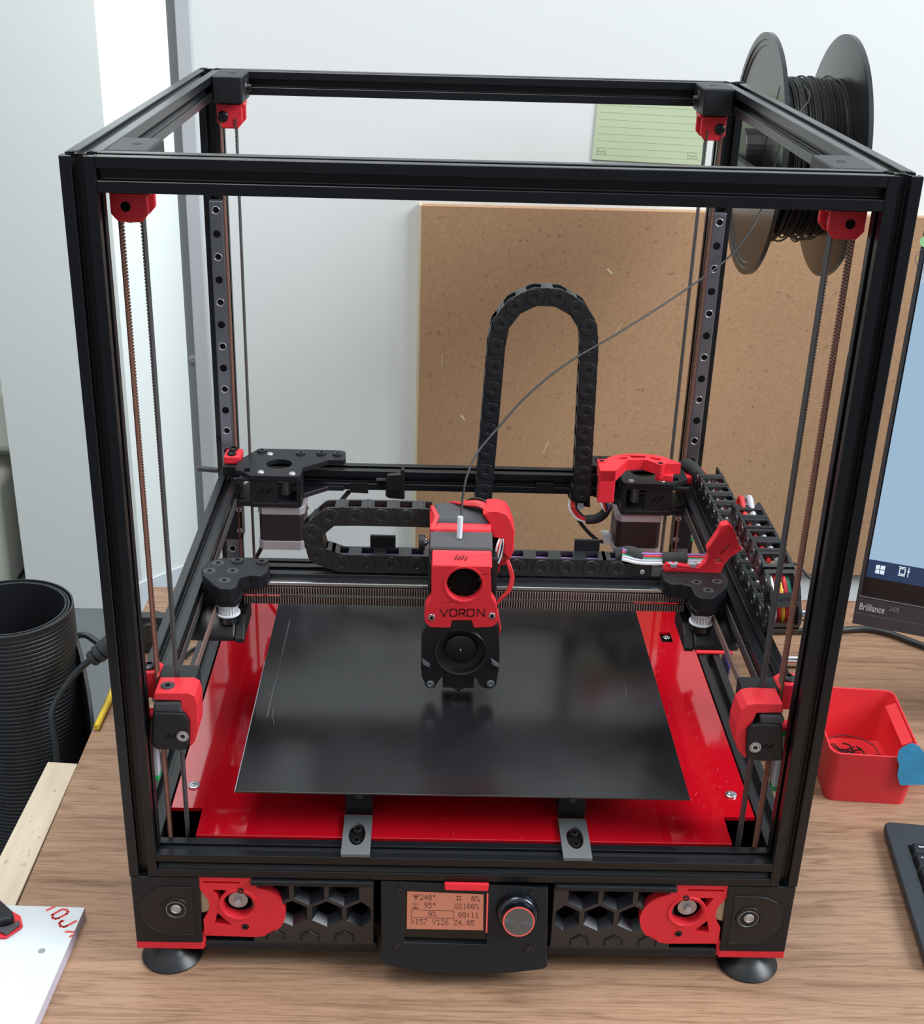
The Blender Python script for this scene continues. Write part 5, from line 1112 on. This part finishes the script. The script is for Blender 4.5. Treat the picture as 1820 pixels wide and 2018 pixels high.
# roll of ribbed mat
RC = Vector((-424, 381, 0)); ro = thing('ribbed_mat_roll', 'tall standing roll of black ribbed rubber mat left of the desk', 'mat', (RC.x, RC.y, -FZ))
prof = []; z = -FZ
while z < -7: prof += [(z, 58.6), (z+0.9, 59.2), (z+3.0, 59.2), (z+3.8, 58.6)]; z += 4.3
prof += [(-6, 59), (0, 59), (0.2, 57.4), (-30, 57.2)]
MB().lathe((RC.x, RC.y, 0), (0, 0, 1), prof, 64).build('outer_layer', 'mat', ro, smooth=False)
for rr_, zt_ in ((55.8, -1.5), (53.0, -1.0)):
    MB().lathe((RC.x-.5, RC.y+.8, 0), (0, 0, 1), [(-FZ, rr_), (zt_, rr_), (zt_, rr_-1.8), (-FZ, rr_-1.8)], 56, closed=True).build('inner_layer', 'mat', ro, smooth=True)
flap = []
fpl = [tuple(at(px_, py_, 'y', yy_)) for px_, py_, yy_ in ((139, 1222, 398), (146, 1236, 394), (154, 1256, 388), (163, 1286, 380), (171, 1322, 370), (179, 1366, 358), (184, 1404, 345), (188, 1445, 330))]
m = MB(); vs = []
for (x, y, zt_) in fpl: vs += [(x, y, -FZ), (x, y, zt_), (x-3, y-2.0, zt_), (x-3, y-2, -FZ)]
fs = []
for i in range(len(fpl)-1):
    for k in range(4): fs.append((i*4+k, i*4+(k+1) % 4, (i+1)*4+(k+1) % 4, (i+1)*4+k))
m.add(vs, fs+[(0, 1, 2, 3), tuple(range(4*len(fpl)-4, 4*len(fpl)))]).build('loose_flap', 'mat', ro, smooth=True)
# power lead with plug left of the printer
pl = thing('power_lead', 'black power lead with a round plug hanging left of the printer', 'power cable', (-357, 300, -90))
plug = [at(176, 1304, 'y', 330), at(184, 1297, 'y', 330), at(192, 1290, 'y', 330), at(203, 1282, 'y', 332), at(216, 1272, 'y', 335)]
MB().tube(smoothpath([at(112, 1500, 'y', 300), at(108, 1460, 'y', 305), at(101, 1415, 'y', 312), at(107, 1388, 'y', 318), at(130, 1350, 'y', 325), at(155, 1320, 'y', 329), at(185, 1295, 'y', 330)], 7), 3.1, 10).build('lead', 'cable', pl, smooth=True)
d_ = (plug[3]-plug[0]).normalized()
MB().lathe(plug[1]-d_*2, d_, [(0, 3), (0, 7.2), (1, 7.6), (5.5, 7.6), (6.2, 5.8), (7.5, 5.8), (8, 8.8), (13, 8.8), (14, 7.0), (15, 7.0), (15.4, 9.2), (24, 9.2), (24, 0)], 24).build('plug', 'cable', pl, smooth=True)
cable('grey_lead', [at(140, 1262, 'y', 425), at(156, 1252, 'y', 425), at(170, 1252, 'y', 425), at(186, 1262, 'y', 422), at(204, 1273, 'y', 418), at(235, 1285, 'y', 414)], 3.2, 'cable', 'dark grey lead bending behind the roll of mat', 'cable')
cable('yellow_cable', [at(190, 1434, 'z', -76.5), at(200, 1412, 'z', -76.5), at(213, 1385, 'z', -76.5), at(230, 1346, 'z', -76.5), at(262, 1300, 'z', -77), at(296, 1264, 'z', -77), at(330, 1225, 'z', -77)], 3.0, 'yellow', 'yellow cable along the left rear edge of the desk')
o = MB().box(-318, -290, 436, 448, TZ, TZ+42).cyl((-304, 430, TZ+26), (-304, 460, TZ+26), 11, 18).build('power_plug', 'cable', None, bevel=1.5, loc=(-304, 442, TZ)); tag(o, 'black block plug behind the left front post', 'plug')
cable('desk_cable', [at(362, 1295, 'z', -77), at(375, 1283, 'z', -77), at(392, 1275, 'z', -77), at(420, 1270, 'z', -77)], 1.8, 'cable', 'thin dark cable on the desk inside the printer frame')
o = MB().prism([at(1421, 1300, 'z', TZ+.4), at(1442, 1297, 'z', TZ+.4), at(1438, 1318, 'z', TZ+.4), at(1433, 1342, 'z', TZ+.4)], (0, 0, 14)).build('blue_wedge', 'wireb', None, loc=(280, 450, TZ)); tag(o, 'small dark blue plastic wedge on the desk under the right side beam', 'wedge')
# white board with print, clamp
wb = thing('foam_board', 'white board with red lettering at the lower left corner of the desk', 'board', (-360, -30, TZ))
bpz_ = [at(167, 1789.5, 'z', -71), at(68, 2018, 'z', -71)]
dy_ = (bpz_[1]-bpz_[0]); c1 = bpz_[0]; c2 = c1+dy_*2.6; c3 = c2+Vector((-330, 8, 0)); c4 = c1+Vector((-330, 8, 0))
MB().prism([Vector((p.x, p.y, TZ)) for p in (c1, c2, c3, c4)], (0, 0, 9)).build('core', 'boardedge', wb)
MB().prism([p+Vector((0, 0, .02)) for p in (c1, c2, c3, c4)], (0, 0, .35)).build('face', 'board', wb)
q = at(82, 1874, 'z', -70.6); MB().cyl(q, q+Vector((0, 0, .12)), 2.6, 20).build('hole', 'prof1', wb)
ink = MB()
def stroke(P_, ww=2.0, closed=False):
    Q = [at(x, y, 'z', -70.55) for x, y in P_]
    if closed: Q.append(Q[0])
    for a_, b_ in zip(Q[:-1], Q[1:]):
        d = (b_-a_).normalized(); n = Vector((-d.y, d.x, 0))*ww/2; ink.prism([a_-n-d*.5, b_-n+d*.5, b_+n+d*.5, a_+n-d*.5], (0, 0, .1))
stroke([(92, 1794), (107, 1787)])
stroke([(103, 1803), (104, 1809), (110, 1811), (116, 1809), (131, 1801), (134, 1797), (131, 1793), (124, 1792), (118, 1794)], 2.0, True)
stroke([(125, 1815), (121, 1815), (117, 1819), (119, 1825), (126, 1827), (131, 1825), (150, 1815)], 2.0)
stroke([(129.5, 1836), (145, 1836.5)], 2.0); stroke([(138, 1846), (143, 1843)], 2.0)
ink.build('lettering', 'ink', wb)
cl = thing('spring_clip', 'small black clip with red base lying on the white board', 'clip', (-325, 20, -70.5))
MB().prism([at(x, y, 'z', -70.4) for x, y in ((-40, 1795), (0, 1783), (20, 1797), (41, 1809), (45, 1826), (42, 1831), (12, 1851), (0, 1851), (-40, 1840))], (0, 0, 2.2)).build('base', 'red', cl, bevel=.5)
MB().prism([at(x, y, 'z', -67) for x, y in ((-40, 1790), (0, 1784), (14, 1797), (26, 1808), (30, 1818), (24, 1824), (6, 1828), (-8, 1832), (-40, 1825))], (0, 0, 7)).build('body', 'blk', cl, bevel=1.8, seg=3)
MB().prism([at(x, y, 'z', -67.5) for x, y in ((0, 1830), (14, 1829), (38, 1817), (40, 1824), (13, 1844), (0, 1838))], (0, 0, 2)).build('jaw', 'slate', cl, bevel=.5)
